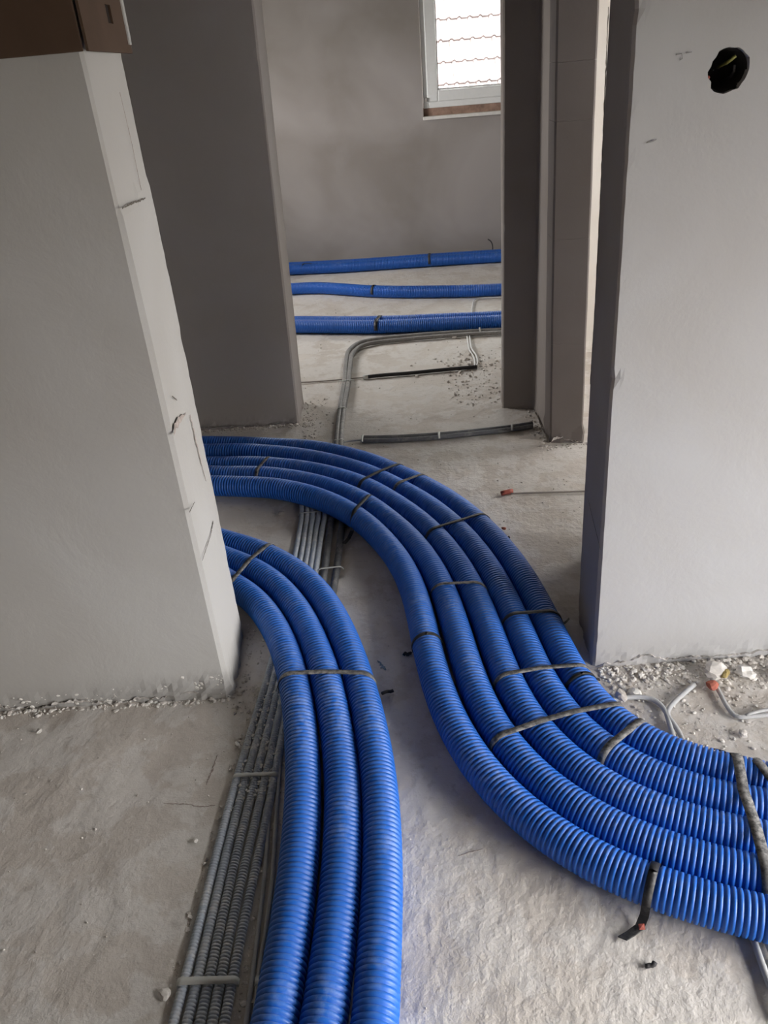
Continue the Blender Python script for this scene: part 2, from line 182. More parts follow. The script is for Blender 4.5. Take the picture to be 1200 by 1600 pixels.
def m_plain(name, col, rough=.6, spec=.5, var=.06, scale=40., metal=0.):
    t = NT(name); p = t.pos(); n = t.noise(scale, 4, .6, p)
    c = t.mix(t.ramp(n, [(.3, 0.), (.7, 1.)]), tuple(x * (1 - var) for x in col), tuple(min(1, x * (1 + var)) for x in col))
    return t.out(c, rough, t.bump(n, .15, .001), Specular_IOR_Level=spec, Metallic=metal)

def m_glass():
    m = bpy.data.materials.new('window glass'); m.use_nodes = True; t = m.node_tree
    t.nodes.clear()
    o = t.nodes.new('ShaderNodeOutputMaterial'); tr = t.nodes.new('ShaderNodeBsdfTransparent'); gl = t.nodes.new('ShaderNodeBsdfGlossy')
    gl.inputs['Roughness'].default_value = .02; tr.inputs[0].default_value = (.94, .96, .95, 1)
    fr = t.nodes.new('ShaderNodeFresnel'); fr.inputs[0].default_value = 1.35
    mx = t.nodes.new('ShaderNodeMixShader')
    t.links.new(fr.outputs[0], mx.inputs[0]); t.links.new(tr.outputs[0], mx.inputs[1]); t.links.new(gl.outputs[0], mx.inputs[2])
    t.links.new(mx.outputs[0], o.inputs[0]); return m

M = {}
M['plaster'] = m_plaster('grey skim plaster', (.42, .412, .40))
M['plaster_cool'] = m_plaster('cool skim plaster', (.43, .43, .437), .06)
M['plaster_back'] = m_plaster('brownish plaster', (.335, .308, .296), .08)
M['plaster_block'] = m_plaster('brown grey block skim', (.18, .159, .15), .10)
M['plaster_pier'] = m_plaster('brown grey pier plaster', (.31, .28, .262), .08)
M['plaster_reveal'] = m_plaster('brownish reveal plaster', (.36, .335, .32), .10)
M['plaster_far'] = m_plaster('blotchy far plaster', (.335, .312, .30), .20)
M['raw_block'] = m_plaster('unplastered grey block', (.24, .225, .21), .2)
M['plaster_room'] = m_plaster('room plaster', (.62, .60, .57), .05)
M['ceiling'] = m_plaster('raw concrete ceiling', (.28, .265, .25), .05)
M['floor'] = m_floor()
M['duct'] = m_duct()
M['conduit'] = m_dusty('dusty grey conduit', (.43, .485, .56), (.78, .77, .74), .85)
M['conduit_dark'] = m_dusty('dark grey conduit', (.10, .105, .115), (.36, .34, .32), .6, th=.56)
M['conduit_far'] = m_dusty('far grey conduit', (.22, .215, .21), (.45, .42, .40), .5)
M['cable_grey'] = m_dusty('dusty pale cable', (.44, .45, .46), (.62, .60, .58), .6)
M['cable_white'] = m_plain('white cable sheath', (.70, .70, .69), .45)
M['cable_thin'] = m_plain('thin grey cable', (.36, .33, .30), .6)
M['black'] = m_dusty('black strapping', (.012, .012, .014), (.30, .29, .28), .30, .5, 14, 120, .56)
M['black_dusty'] = m_dusty('dust covered black strapping', (.05, .05, .052), (.33, .32, .31), .8, .7, 10, 80, .40)
M['tie'] = m_plain('white nylon tie', (.60, .61, .58), .5)
M['pvc'] = m_plain('white window plastic', (.80, .81, .80), .35, var=.02)
M['glass'] = m_glass()
M['foam'] = m_plain('brown brick under the window', (.33, .22, .17), .9, .2, .35, 18)
M['card'] = m_plain('dark brown cardboard', (.080, .050, .034), .85, .2, .08, 12)
M['card_dark'] = m_plain('inside of the slot', (.018, .012, .009), .9, .2)
M['tape'] = m_plain('torn white paper edge', (.45, .44, .43), .9, .2, .15, 60)
M['stone'] = m_plain('plaster crumbs', (.70, .665, .625), .95, .15, .18, 55)
M['dustheap'] = m_plain('crumbled plaster', (.70, .67, .64), .95, .15, .12, 90)
M['dustheap_dark'] = m_plain('crumbled brown plaster', (.44, .41, .38), .95, .15, .2, 90)
M['stone_grey'] = m_plain('grey crumbs', (.52, .48, .44), .95, .15, .22, 55)
M['stone_white'] = m_plain('white plaster lump', (.74, .72, .68), .95, .15, .06, 40)
M['brick'] = m_plain('red brick chip', (.42, .14, .10), .9, .2, .15, 60)
M['ochre'] = m_plain('yellow foam crumb', (.42, .33, .14), .9, .2, .15, 60)
M['red'] = m_plain('red plastic', (.40, .10, .07), .6)
M['dark'] = m_plain('dark plastic', (.03, .028, .03), .7)
M['box'] = m_plain('black socket box', (.012, .010, .010), .7, .3)
M['yellow'] = m_plain('yellow wire', (.20, .19, .05), .6)
M['tile'] = m_plain('pink red concrete roof tile', (.165, .135, .135), .8, .3, .10, 6)
M['render'] = m_plain('house render', (.62, .58, .52), .9, .2)
M['ground'] = m_plain('outside ground', (.16, .16, .13), .95, .1, .2, 1.)
M['pencil'] = m_plain('pencil line', (.22, .215, .21), .9, .1)
M['knock'] = m_plain('knocked plaster', (.36, .31, .28), .95, .1, .3, 90)
M['smear'] = m_plain('faint blue paint smear', (.20, .27, .33), .9, .1, .3, 120)
M['crack'] = m_plain('crack in the plaster', (.13, .115, .10), .95, .1)

# ---------------------------------------------------------------- object helpers
def link(name, me, parent=None, mat=None, smooth=False):
    if mat is not None and not me.materials: me.materials.append(mat)
    if smooth: me.polygons.foreach_set('use_smooth', [True] * len(me.polygons))
    o = bpy.data.objects.new(name, me); COL.objects.link(o)
    if parent: o.parent = parent
    return o

def mesh(name, V, Fc, parent=None, mat=None, smooth=False):
    me = bpy.data.meshes.new(name)
    me.from_pydata([tuple(map(float, v)) for v in V], [], [tuple(map(int, f)) for f in Fc]); me.update()
    return link(name, me, parent, mat, smooth)

def quadmesh(name, V, Q, parent=None, mat=None, smooth=True):
    """fast numpy mesh of quads"""
    V = np.asarray(V, np.float32); Q = np.asarray(Q, np.int32)
    me = bpy.data.meshes.new(name)
    me.vertices.add(len(V)); me.vertices.foreach_set('co', V.ravel())
    me.loops.add(Q.size); me.loops.foreach_set('vertex_index', Q.ravel())
    me.polygons.add(len(Q)); me.polygons.foreach_set('loop_start', np.arange(0, Q.size, 4, dtype=np.int32))
    me.update(calc_edges=True); me.validate()
    return link(name, me, parent, mat, smooth)

def tag(o, label=None, cat=None, group=None, kind=None):
    if label: o['label'] = label
    if cat: o['category'] = cat
    if group: o['group'] = group
    if kind: o['kind'] = kind
    return o

def empty(name, loc, label=None, cat=None, group=None, kind=None):
    o = bpy.data.objects.new(name, None); COL.objects.link(o); o.location = loc
    o.empty_display_size = .05
    bpy.context.view_layer.update()
    return tag(o, label, cat, group, kind)

def adopt(child, parent):
    child.parent = parent
    child.matrix_parent_inverse = Matrix.Translation(-Vector(parent.location))
    return child

class MB:
    def __init__(s): s.V = []; s.F = []
    def add(s, V, Fc):
        k = len(s.V); s.V += [tuple(v) for v in V]; s.F += [tuple(i + k for i in f) for f in Fc]; return s
    def box(s, x0, x1, y0, y1, z0, z1):
        V = [(x, y, z) for z in (z0, z1) for y in (y0, y1) for x in (x0, x1)]
        return s.add(V, [(0, 2, 3, 1), (4, 5, 7, 6), (0, 1, 5, 4), (2, 6, 7, 3), (0, 4, 6, 2), (1, 3, 7, 5)])
    def build(s, name, mat, parent=None, smooth=False, bevel=0.):
        o = mesh(name, s.V, s.F, parent, mat, smooth)
        if bevel:
            b = o.modifiers.new('bevel', 'BEVEL'); b.width = bevel; b.segments = 2; b.limit_method = 'ANGLE'
        return o

def spline(P, step):
    P = np.array(P, float)
    Q = np.vstack([2 * P[0] - P[1], P, 2 * P[-1] - P[-2]]); o = []
    for i in range(1, len(Q) - 2):
        a, b, c, d = Q[i - 1:i + 3]; n = max(4, int(np.linalg.norm(c - b) / step * 1.5))
        for k in range(n):
            t = k / n; o.append(.5 * (2 * b + (c - a) * t + (2 * a - 5 * b + 4 * c - d) * t * t + (3 * b - a - 3 * c + d) * t ** 3))
    o.append(P[-1]); o = np.array(o)
    s = np.r_[0, np.cumsum(np.linalg.norm(np.diff(o, axis=0), axis=1))]
    n = max(2, int(round(s[-1] / step)))
    u = np.linspace(0, s[-1], n + 1)
    return np.array([np.interp(u, s, o[:, k]) for k in range(o.shape[1])]).T

def frames(P):
    T = np.gradient(P, axis=0); T /= np.linalg.norm(T, axis=1)[:, None]
    N = np.cross([0, 0, 1.], T); N /= np.maximum(1e-6, np.linalg.norm(N, axis=1))[:, None]
    B = np.cross(T, N)
    return T, N, B

def sweep(P, R, segs):
    """P centres (n,3), R radii (n,) -> verts, quads"""
    T, N, B = frames(P); a = np.arange(segs) * 2 * PI / segs
    V = P[:, None, :] + R[:, None, None] * (np.cos(a)[None, :, None] * N[:, None, :] + np.sin(a)[None, :, None] * B[:, None, :])
    n = len(P); i = np.arange(n - 1)[:, None] * segs; j = np.arange(segs)[None, :]; k = (j + 1) % segs
    Q = np.stack([i + j, i + k, i + segs + k, i + segs + j], -1).reshape(-1, 4)
    return V.reshape(-1, 3), Q[:, ::-1]

def corrugated(name, P2, z, r, rg, pitch, segs, mat, parent=None):
    """a ribbed tube along a floor line; z is a height function or number; wide crests, narrow grooves"""
    C = spline(P2, .01)
    zz = np.array([z(x, y) for x, y in C]) if callable(z) else np.full(len(C), z)
    if callable(z):       # the stiff duct rises and falls slowly over what it crosses
        m = 14; pad = np.pad(zz, m, mode='edge'); zz = np.max([pad[i:i + len(zz)] for i in range(2 * m + 1)], axis=0)
        pad = np.pad(zz, m, mode='edge'); kr = np.hanning(2 * m + 3)[1:-1]; kr /= kr.sum(); zz = np.convolve(pad, kr, 'valid')
    P = np.column_stack([C, zz]); s = np.r_[0, np.cumsum(np.linalg.norm(np.diff(P, axis=0), axis=1))]
    nr = int(s[-1] / pitch)
    fr = np.array([0., .18, .29, .89]); rr = np.array([rg, rg, r, r])
    u = ((np.arange(nr)[:, None] + fr[None, :]) * pitch).ravel(); R = np.tile(rr, nr)
    Pc = np.array([np.interp(u, s, P[:, k]) for k in range(3)]).T
    V, Q = sweep(Pc, R, segs)
    o = quadmesh(name, V, Q, parent, mat, True)
    return o, P

def tube(name, P3, r, mat, parent=None, segs=8, step=.012, caps=True):
    P = spline(P3, step)
    V, Q = sweep(P, np.full(len(P), r), segs)
    Fc = [tuple(q) for q in Q]
    if caps:
        n = len(P); Fc.append(tuple(range(segs))); Fc.append(tuple(range((n - 1) * segs, n * segs))[::-1])
    return mesh(name, V, Fc, parent, mat, True)

def with_z(P, z): return [(x, y, z(x, y) if callable(z) else z) for x, y in P]

# ---------------------------------------------------------------- floor
def dist_poly(x, y, P):
    P = np.asarray(P)
    a = P[:-1]; b = P[1:]; ab = b - a
    t = np.clip(((x[..., None] - a[:, 0]) * ab[:, 0] + (y[..., None] - a[:, 1]) * ab[:, 1]) / np.maximum(1e-9, (ab ** 2).sum(1)), 0, 1)
    dx = x[..., None] - (a[:, 0] + t * ab[:, 0]); dy = y[..., None] - (a[:, 1] + t * ab[:, 1])
    return np.sqrt(dx * dx + dy * dy).min(-1)

MIDCON = CONDUIT[2]
CABG = [(a[0] * .5 + b[0] * .5, a[1] * .5 + b[1] * .5) for a, b in zip(WHITECAB[0], WHITECAB[1])]
def axis(vals):
    o = [vals[0][0]]
    for a, b, s in vals:
        n = max(1, int(round((b - a) / s))); o += list(a + (b - a) * (np.arange(n) + 1) / n)
    return np.array(o)
gx = axis([(-2.8, -1.2, .08), (-1.2, 1.2, .014), (1.2, 3.6, .08)])
gy = axis([(-2.6, .3, .1), (.3, 3.3, .014), (3.3, 6.3, .035)])
GX, GY = np.meshgrid(gx, gy)
ZZ = np.zeros_like(GX)
for i in range(GX.shape[0]):
    for j in range(GX.shape[1]):
        x, y = GX[i, j], GY[i, j]
        a = noise.noise(Vector((x * 3.1, y * 3.1, 0))) * .0022
        b = noise.noise(Vector((x * 17, y * 17, 3))) * .0016
        # pimpled rough screed on the right of the conduits, smoother trowelled screed on the left
        c = max(0., noise.noise(Vector((x * 42, y * 42, 7)))) * (.0030 if x > -.15 else .0010)
        p = .0016 if noise.noise(Vector((x * 5 + 9, y * 5, 1))) > .12 and x < -.35 and y < 1.6 else 0.
        ZZ[i, j] = min(.0005, a + b + c + p - .0035)
sel = (GY > .3) & (GY < 3.0) & (np.abs(GX) < 1.0)
d = dist_poly(GX[sel], GY[sel], MIDCON)
g = np.clip((.060 - d) / .018, 0, 1); z = ZZ[sel]; ZZ[sel] = z * (1 - g) + g * (-.0100 + z * .4)
for q in THICK:
    q = [p for p in q if 1.8 < p[1] < 3.1]; d = dist_poly(GX[sel], GY[sel], q)
    g = np.clip((.030 - d) / .014, 0, 1) * np.clip((3.0 - GY[sel]) / .25, 0, 1); z = ZZ[sel]; ZZ[sel] = np.minimum(z, z * (1 - g) + g * -.014)
d = dist_poly(GX[sel], GY[sel], CABG)
g = np.clip((.028 - d) / .012, 0, 1); z = ZZ[sel]; ZZ[sel] = np.where(GY[sel] < 1.45, np.minimum(z, z * (1 - g) + g * (-.007)), z)
V = np.column_stack([GX.ravel(), GY.ravel(), ZZ.ravel()])
nx = len(gx); I = (np.arange(len(gy) - 1)[:, None] * nx + np.arange(nx - 1)[None, :]).ravel()
floor = quadmesh('floor', V, np.stack([I, I + 1, I + nx + 1, I + nx], 1), None, M['floor'], True)
tag(floor, kind='structure')

# ---------------------------------------------------------------- walls
def wall(name, poly, mat, z1=2.6, fine=None, lean=(0, 0), chip=None, foot=.010, step_fn=None, rad=.006):
    """vertical slab with a perimeter polygon (counter clockwise). fine: list of edge indices sampled finely.
    chip: corner indices that are knocked about. lean: dx per metre of height for the given corners dict."""
    fine = fine or []; chip = chip or {}
    pts = []      # (x, y, nx, ny, cornerweight, corner)
    n = len(poly)
    for i in range(n):
        a = Vector(poly[i]); b = Vector(poly[(i + 1) % n]); L = (b - a).length; d_ = (b - a) / L; nn = Vector((d_.y, -d_.x))
        m = max(1, int(L / (.013 if i in fine else .6)))
        ts = [k / m * L for k in range(m)]
        if i in fine:
            ts = [rad, .018] + [t for t in ts if .026 < t < L - .03] + [L - .018, L - rad]
        else: ts = [rad] + [t for t in ts if .05 < t < L - .05] + [L - rad]
        for t in ts:
            p = a + d_ * t
            w0 = max(0, 1 - t / .022); w1 = max(0, 1 - (L - t) / .022)
            ci, w = (i, w0) if w0 >= w1 else ((i + 1) % n, w1)
            pts.append((p.x, p.y, nn.x, nn.y, w, ci, i in fine))
    zs = [-.03, -.01, 0., .008, .016, .026, .038, .052, .07]
    if fine:
        zs += list(np.arange(.09, 1.75, .022)) + [2.1, z1]
    else: zs += [.5, 1., 1.5, 2., z1]
    cx = sum(p[0] for p in poly) / n; cy = sum(p[1] for p in poly) / n
    V = []
    for z in zs:
        for (x, y, nx_, ny_, w, ci, fi) in pts:
            dn = 0.
            if fi:
                dn += noise.noise(Vector((x * 2.3, y * 2.3, z * 2.3))) * .0025
                if z < .06:
                    k = 1 - max(0, z) / .06
                    dn += k * foot * (noise.noise(Vector((x * 28, y * 28, z * 30))) * 1.2 + .25 + .6 * noise.noise(Vector((x * 70, y * 70, z * 70))))
                if step_fn: dn += step_fn(x, y, z, w)
            X = x + nx_ * dn; Y = y + ny_ * dn
            if w > 0 and ci in chip:
                amp = chip[ci]
                c = poly[ci]; q = noise.noise(Vector((ci * 7.7, z * 16, 2))) * .5 + noise.noise(Vector((ci * 3.3, z * 60, 5))) * .7
                q2 = noise.noise(Vector((ci * 3.3, z * 13, 8)))
                q = max(0, q) * amp + (amp * .9 if q2 > .5 else 0)
                v = Vector((cx - c[0], cy - c[1]))
                e1 = Vector((poly[(ci + 1) % n][0] - c[0], poly[(ci + 1) % n][1] - c[1])).normalized()
                e0 = Vector((poly[ci - 1][0] - c[0], poly[ci - 1][1] - c[1])).normalized()
                inn = (e0 + e1).normalized()
                X += inn.x * q * w; Y += inn.y * q * w
            lx = lean.get(ci, 0) if isinstance(lean, dict) else 0
            if lx: 
                c = poly[ci]
                X += lx * z if math.hypot(x - c[0], y - c[1]) < .3 else 0
            V.append((X, Y, z))
    m = len(pts); Fc = []
    for k in range(len(zs) - 1):
        for i in range(m):
            j = (i + 1) % m; Fc.append((k * m + i, k * m + j, (k + 1) * m + j, (k + 1) * m + i))
    Fc.append(tuple(range((len(zs) - 1) * m, len(zs) * m))); Fc.append(tuple(range(m))[::-1])
    o = mesh(name, V, Fc, None, mat, False)
    for p in o.data.polygons:
        p.use_smooth = False
    tag(o, kind='structure')
    return o

def left_step(x, y, z, w):
    # end face of the near left wall: the lower part carries an extra skim coat that stops at 1.117 m
    if z < .085 and y < 1.6:                # daubed plaster foot near the corner
        k = min(1, max(0, (x + .66) / .12)) * (1 - max(0, z) / .085)
        q = abs(noise.noise(Vector((x * 24, y * 24, z * 26)))) * 1.2
        return .009 * k * (1 - 1.6 * q) + (.0035 if x > -.425 and y > 1.47 else 0)
    if x > -.425 and 1.47 < y < 1.70 and z < 1.117 + (y - 1.47) * .06: return .0035
    return 0.

wl = wall('wall_left', [(-2.6, 1.525), (-.412, 1.468), (-.408, 1.705), (-2.6, 1.76)], M['plaster'], fine=[0, 1, 2],
          chip={1: .001, 2: .006}, foot=.004, step_fn=left_step)
wr = wall('wall_right', [(.470, 1.457), (1.85, 1.413), (1.85, 1.618), (.486, 1.66)], M['plaster_cool'], fine=[0, 3],
          chip={0: .006, 3: .002}, foot=.005, lean={0: -.006, 3: -.004})
wb = wall('wall_back', [(-2.6, 3.20), (-.328, 3.13), (-.320, 3.37), (-2.6, 3.44)], M['plaster_back'], fine=[0, 1],
          chip={1: .003, 2: .003}, foot=.005, lean={1: .029, 2: .029})
wp = wall('wall_partition', [(.537, 3.105), (.663, 3.065), (.660, 2.85), (.780, 2.83), (.790, 3.84), (.668, 3.84), (.662, 3.215), (.556, 3.235)], M['plaster_pier'],
          fine=[0, 1, 7], chip={0: .002}, foot=.004, lean={0: .004})
wall('wall_partition_near', [(.690, 1.655), (.810, 1.65), (.810, 2.0), (.690, 2.0)], M['plaster_room'])
wall('wall_right_room_back', [(.792, 3.72), (2.6, 3.68), (2.6, 3.84), (.792, 3.84)], M['plaster_room'], fine=[0])

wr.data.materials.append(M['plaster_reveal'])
for p in wr.data.polygons:  # end face gets its own darker, browner plaster colour
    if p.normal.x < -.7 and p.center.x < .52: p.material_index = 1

# pier at the end of the partition: skimmed block courses that can be told apart by their joints
zb = [0.0, .382, .744, 1.100, 1.262, 1.62, 1.98, 2.34, 2.6]
for k in range(len(zb) - 1):
    z0, z1 = zb[k] + (.0004 if k else -.02), zb[k + 1] - .0004
    nz = max(3, int((z1 - z0) / .03)); V = []; prof = []
    # perimeter of the pier: front left, front right, back right, back left
    c4 = [(.652, 2.724), (.772, 2.702), (.780, 2.83), (.660, 2.85)]
    for i in range(4):
        a = Vector(c4[i]); b = Vector(c4[(i + 1) % 4]); L = (b - a).length
        for t in (.006, L * .33, L * .66, L - .006): prof.append((a + (b - a) * t / L, i))
    for q in range(nz + 1):
        z = z0 + (z1 - z0) * q / nz
        edge = .0005 if q in (0, nz) else 0
        for p, i in prof:
            dn = noise.noise(Vector((p.x * 9, p.y * 9, z * 7))) * .0012 - edge
            if z < .06: dn += noise.noise(Vector((p.x * 60, p.y * 60, z * 40))) * .012 + .003
            ctr = Vector((.716, 2.776)); u = (p - ctr).normalized()
            V.append((p.x + u.x * dn - .013 * z, p.y + u.y * dn, z))
    m = len(prof); Fc = [(j * m + i, j * m + (i + 1) % m, (j + 1) * m + (i + 1) % m, (j + 1) * m + i) for j in range(nz) for i in range(m)]
    Fc += [tuple(range(m))[::-1], tuple(range(nz * m, nz * m + m))]
    mesh('block', V, Fc, wp, M['plaster_block'])

def plain(name, boxes, mat):
    b = MB()
    for x in boxes: b.box(*x)
    return tag(b.build(name, mat), kind='structure')

plain('ceiling', [(-2.9, 3.8, -2.8, 6.5, 2.6, 2.75)], M['ceiling'])
plain('wall_near_back', [(-2.9, 2.05, -2.0, -1.7, -.03, 2.6)], M['raw_block'])
x, y0, y1, z0, z1 = NEARWIN
plain('wall_near_right', [(x, x + .25, -1.95, y0, -.03, 2.6), (x, x + .25, y1, 1.65, -.03, 2.6), (x, x + .25, y0, y1, -.03, z0), (x, x + .25, y0, y1, z1, 2.6)], M['raw_block'])
plain('wall_near_left', [(-2.85, -2.6, -1.95, 3.44, -.03, 2.6)], M['raw_block'])
x, y0, y1, z0, z1 = RIGHTWIN
plain('wall_room_right', [(x, x + .25, 1.65, y0, -.03, 2.6), (x, x + .25, y1, 3.9, -.03, 2.6), (x, x + .25, y0, y1, -.03, z0), (x, x + .25, y0, y1, z1, 2.6)], M['plaster_room'])
x, y0, y1, z0, z1 = LEFTWIN
plain('wall_far_left', [(x - .25, x, 3.4, y0, -.03, 2.6), (x - .25, x, y1, 6.4, -.03, 2.6), (x - .25, x, y0, y1, -.03, z0), (x - .25, x, y0, y1, z1, 2.6)], M['plaster_room'])
plain('wall_far_right', [(2.6, 2.8, 3.85, 6.2, -.03, 2.6)], M['plaster_room'])
# lintels over the openings, above the frame
plain('trim_lintel', [(-.42, .49, 1.47, 1.68, 2.1, 2.6), (-.33, .55, 3.13, 3.35, 2.1, 2.6), (.66, .78, 2.0, 2.72, 2.1, 2.6)], M['plaster_room'])

# far wall with its window opening, slightly skewed
def fy(x): return 6.10 - .12 * x
def skew_box(b, x0, x1, d0, d1, z0, z1):
    V = [(x, fy(x) + d, z) for z in (z0, z1) for d in (d0, d1) for x in (x0, x1)]
    return b.add(V, [(0, 2, 3, 1), (4, 5, 7, 6), (0, 1, 5, 4), (2, 6, 7, 3), (0, 4, 6, 2), (1, 3, 7, 5)])
wx0, wx1, wz0, wz1 = FARWIN
b = MB()
skew_box(b, -2.0, wx0, 0, .25, -.03, 2.6); skew_box(b, wx1, 2.6, 0, .25, -.03, 2.6)
skew_box(b, wx0, wx1, 0, .25, -.03, wz0); skew_box(b, wx0, wx1, 0, .25, wz1, 2.6)
tag(b.build('wall_far', M['plaster_far']), kind='structure')

# window 1: plastic frame, sash, pane, gasket, hinge, unfinished sill
wf = empty('window_1', (wx0, fy(wx0), wz0), kind='structure')
def wpart(name, boxes, mat, bevel=.004):
    b = MB()
    for q in boxes: skew_box(b, *q)
    return adopt(b.build(name, mat, bevel=bevel), wf)
fx0 = wx0 + .006; fz0 = 1.008; sx0 = WIN['sash_bl'][0]; sz0 = WIN['sash_bl'][2]; px0 = WIN['glass_bl'][0]; pz0 = WIN['glass_bl'][2]
fx1, sx1, px1 = wx1 - .006, wx1 - .035, wx1 - .11; fz1, sz1, pz1 = wz1 - .006, wz1 - .035, wz1 - .10
def ring(x0, x1, z0, z1, X0, X1, Z0, Z1, d0, d1):
    return [(x0, X0, d0, d1, z0, z1), (X1, x1, d0, d1, z0, z1), (X0, X1, d0, d1, z0, Z0), (X0, X1, d0, d1, Z1, z1)]
fr = wpart('window_frame', ring(fx0, fx1, fz0, fz1, sx0 + .01, sx1 - .01, sz0 + .01, sz1 - .01, .022, .09), M['pvc'])
sa = wpart('window_sash', ring(sx0, sx1, sz0, sz1, px0, px1, pz0, pz1, .008, .07), M['pvc'], .006)
gk = wpart('glazing_bead', ring(px0, px1, pz0, pz1, px0 + .006, px1 - .006, pz0 + .006, pz1 - .006, .022, .05), M['pvc'], .002)
gs = wpart('gasket', ring(px0 + .005, px1 - .005, pz0 + .005, pz1 - .005, px0 + .009, px1 - .009, pz0 + .009, pz1 - .009, .027, .045), M['dark'], 0)
wpart('window_pane', [(px0 + .004, px1 - .004, .034, .038, pz0 + .004, pz1 - .004)], M['glass'], 0)
wpart('hinge', [(WIN['latch'][0] - .006, WIN['latch'][0] + .006, -.004, .02, WIN['latch'][2] - .012, WIN['latch'][2] + .012)], M['cable_thin'], .002)
wpart('window_handle', [(wx1 - .075, wx1 - .045, -.035, .010, 1.50, 1.64)], M['pvc'], .006)
wpart('raw_masonry', [(wx0 + .004, wx1, .030, .2, .955, 1.012)], M['foam'], .006)
wpart('sill_lip', [(wx0 - .004, wx1, -.016, .035, .938, .960)], M['stone_white'], .004)

# neighbour's tiled roof beyond the window
hx0, hx1 = -1.2, 5.2
house = empty('neighbour_house', (2., 12., -2.), 'neighbouring house with a pinkish red tiled roof seen through the window', 'house')
pit = math.radians(47); EXP = .36; RW = .298; HY = 11.1; HZ = -.35
ridge_n = 13
L = ridge_n * EXP
b = MB().box(hx0 + .3, hx1 - .3, HY + .5, HY + 2 * L * math.cos(pit) - .5, -3.2, HZ + .2)
adopt(b.build('house_wall', M['render']), house)
b = MB(); yb = HY; yr = HY + L * math.cos(pit); zr = HZ + L * math.sin(pit)
b.add([(hx0, yb, HZ - .06), (hx1, yb, HZ - .06), (hx1, yr, zr - .06), (hx0, yr, zr - .06), (hx0, 2 * yr - yb, HZ - .06), (hx1, 2 * yr - yb, HZ - .06)],
      [(0, 1, 2, 3), (3, 2, 5, 4), (0, 3, 4), (1, 5, 2), (0, 4, 5, 1)])
adopt(b.build('roof_deck', M['render']), house)
# one double roll tile, profile across, thickness, butt end lifted
def tile_mesh():
    V = []; prof = []
    for q in range(25):
        u = q / 24.; ph = (u * 2) % 1.
        h = .030 * max(0, math.sin(PI * (ph / .42))) if ph < .42 else 0.
        prof.append((u * (RW - .004), h))
    for (yy, lift) in ((0., .030), (EXP + .04, 0.)):
        for (xx, h) in prof: V.append((xx, yy, h + lift))
    n = len(prof)
    for (xx, h) in prof: V.append((xx, 0., h + .012))
    Fc = [(i, i + 1, n + i + 1, n + i) for i in range(n - 1)] + [(2 * n + i, 2 * n + i + 1, i + 1, i) for i in range(n - 1)]
    me = bpy.data.meshes.new('roof_tile'); me.from_pydata(V, [], Fc); me.update(); me.materials.append(M['tile']); return me
tm = tile_mesh(); rr_ = random.Random(5)
far_tiles = MB()
for r_ in range(ridge_n):
    for c_ in range(int((hx1 - hx0) / RW)):
        s = r_ * EXP; X = hx0 + c_ * RW
        if X + RW < 0.8 or X > 3.4:      # out of the window's view: same tiles, joined
            Rm = Matrix.Translation((X, HY + s * math.cos(pit), HZ + s * math.sin(pit))) @ Matrix.Rotation(pit, 4, 'X')
            far_tiles.add([Rm @ v.co for v in tm.vertices], [tuple(p.vertices) for p in tm.polygons]); continue
        o = bpy.data.objects.new('roof_tile', tm); COL.objects.link(o)
        o.location = (X, HY + s * math.cos(pit) + rr_.uniform(-.004, .004), HZ + s * math.sin(pit)); o.rotation_euler = (pit, 0, rr_.uniform(-.004, .004))
        adopt(o, house)
ft = far_tiles.build('roof_tiles', M['tile']); adopt(ft, house); ft['kind'] = 'stuff'
tag(MB().box(-60, 60, -60, 80, -3.4, -3.2).build('outside_ground', M['ground']), kind='structure')

# ---------------------------------------------------------------- blue ducts
R0, RG = .0373, .0332
CONL = [np.array(c) for c in CONDUIT]; THL = [np.array(c) for c in THICK]
def duct_z(r):
    def f(x, y):
        z = r + .0005
        a = np.array(x); b_ = np.array(y)
        if -1.0 < x < .5 and y < 3.1:
            d_ = dist_poly(a, b_, CONL[0]); d2 = dist_poly(a, b_, CONL[4]); d3 = dist_poly(a, b_, CONL[2])
            if min(d_, d2, d3) < .035: z = max(z, r + .0075)
            d_ = min(dist_poly(a, b_, THL[0]), dist_poly(a, b_, THL[1]))
            if d_ < .04: z = max(z, r + .0080)
        return z
    return f
DL = {'d1': 'blue ribbed duct at the near edge of the five-duct run, lowest at the right',
      'd2': 'blue ribbed duct second from the near edge of the five-duct run',
      'd3': 'middle blue ribbed duct of the five-duct run',
      'd4': 'blue ribbed duct second from the outer edge of the five-duct run, towards the right wall',
      'd5': 'blue ribbed duct at the outer edge of the five-duct run, passing the right wall corner',
      'a': 'leftmost blue ribbed duct of the three beside the grey conduits',
      'b': 'middle blue ribbed duct of the three in the left foreground',
      'c': 'rightmost blue ribbed duct of the three in the left foreground'}
CEN = {}
for k, P2 in BLUE.items():
    o, P = corrugated('ventilation_duct', P2, duct_z(R0), R0, RG, .0104, 22, M['duct'])
    tag(o, DL[k], 'duct', 'blue ducts of the five-duct run' if k[0] == 'd' else 'three blue ducts in the left foreground'); CEN[k] = P
FL = {'r1a': 'far blue duct along the wall under the window, the front one of two',
      'r1b': 'far blue duct pressed against the wall under the window',
      'r2': 'single wavy blue duct crossing the far room between the other runs',
      'r3a': 'blue duct of the nearest far room pair, on the side of the grey pipes',
      'r3b': 'blue duct of the nearest far room pair, its rear one'}
for k, P2 in FAR.items():
    o, P = corrugated('ventilation_duct', P2, R0 + .0005, R0, RG, .0104, 14, M['duct'])
    tag(o, FL[k], 'duct', 'blue ducts crossing the far room'); CEN[k] = P

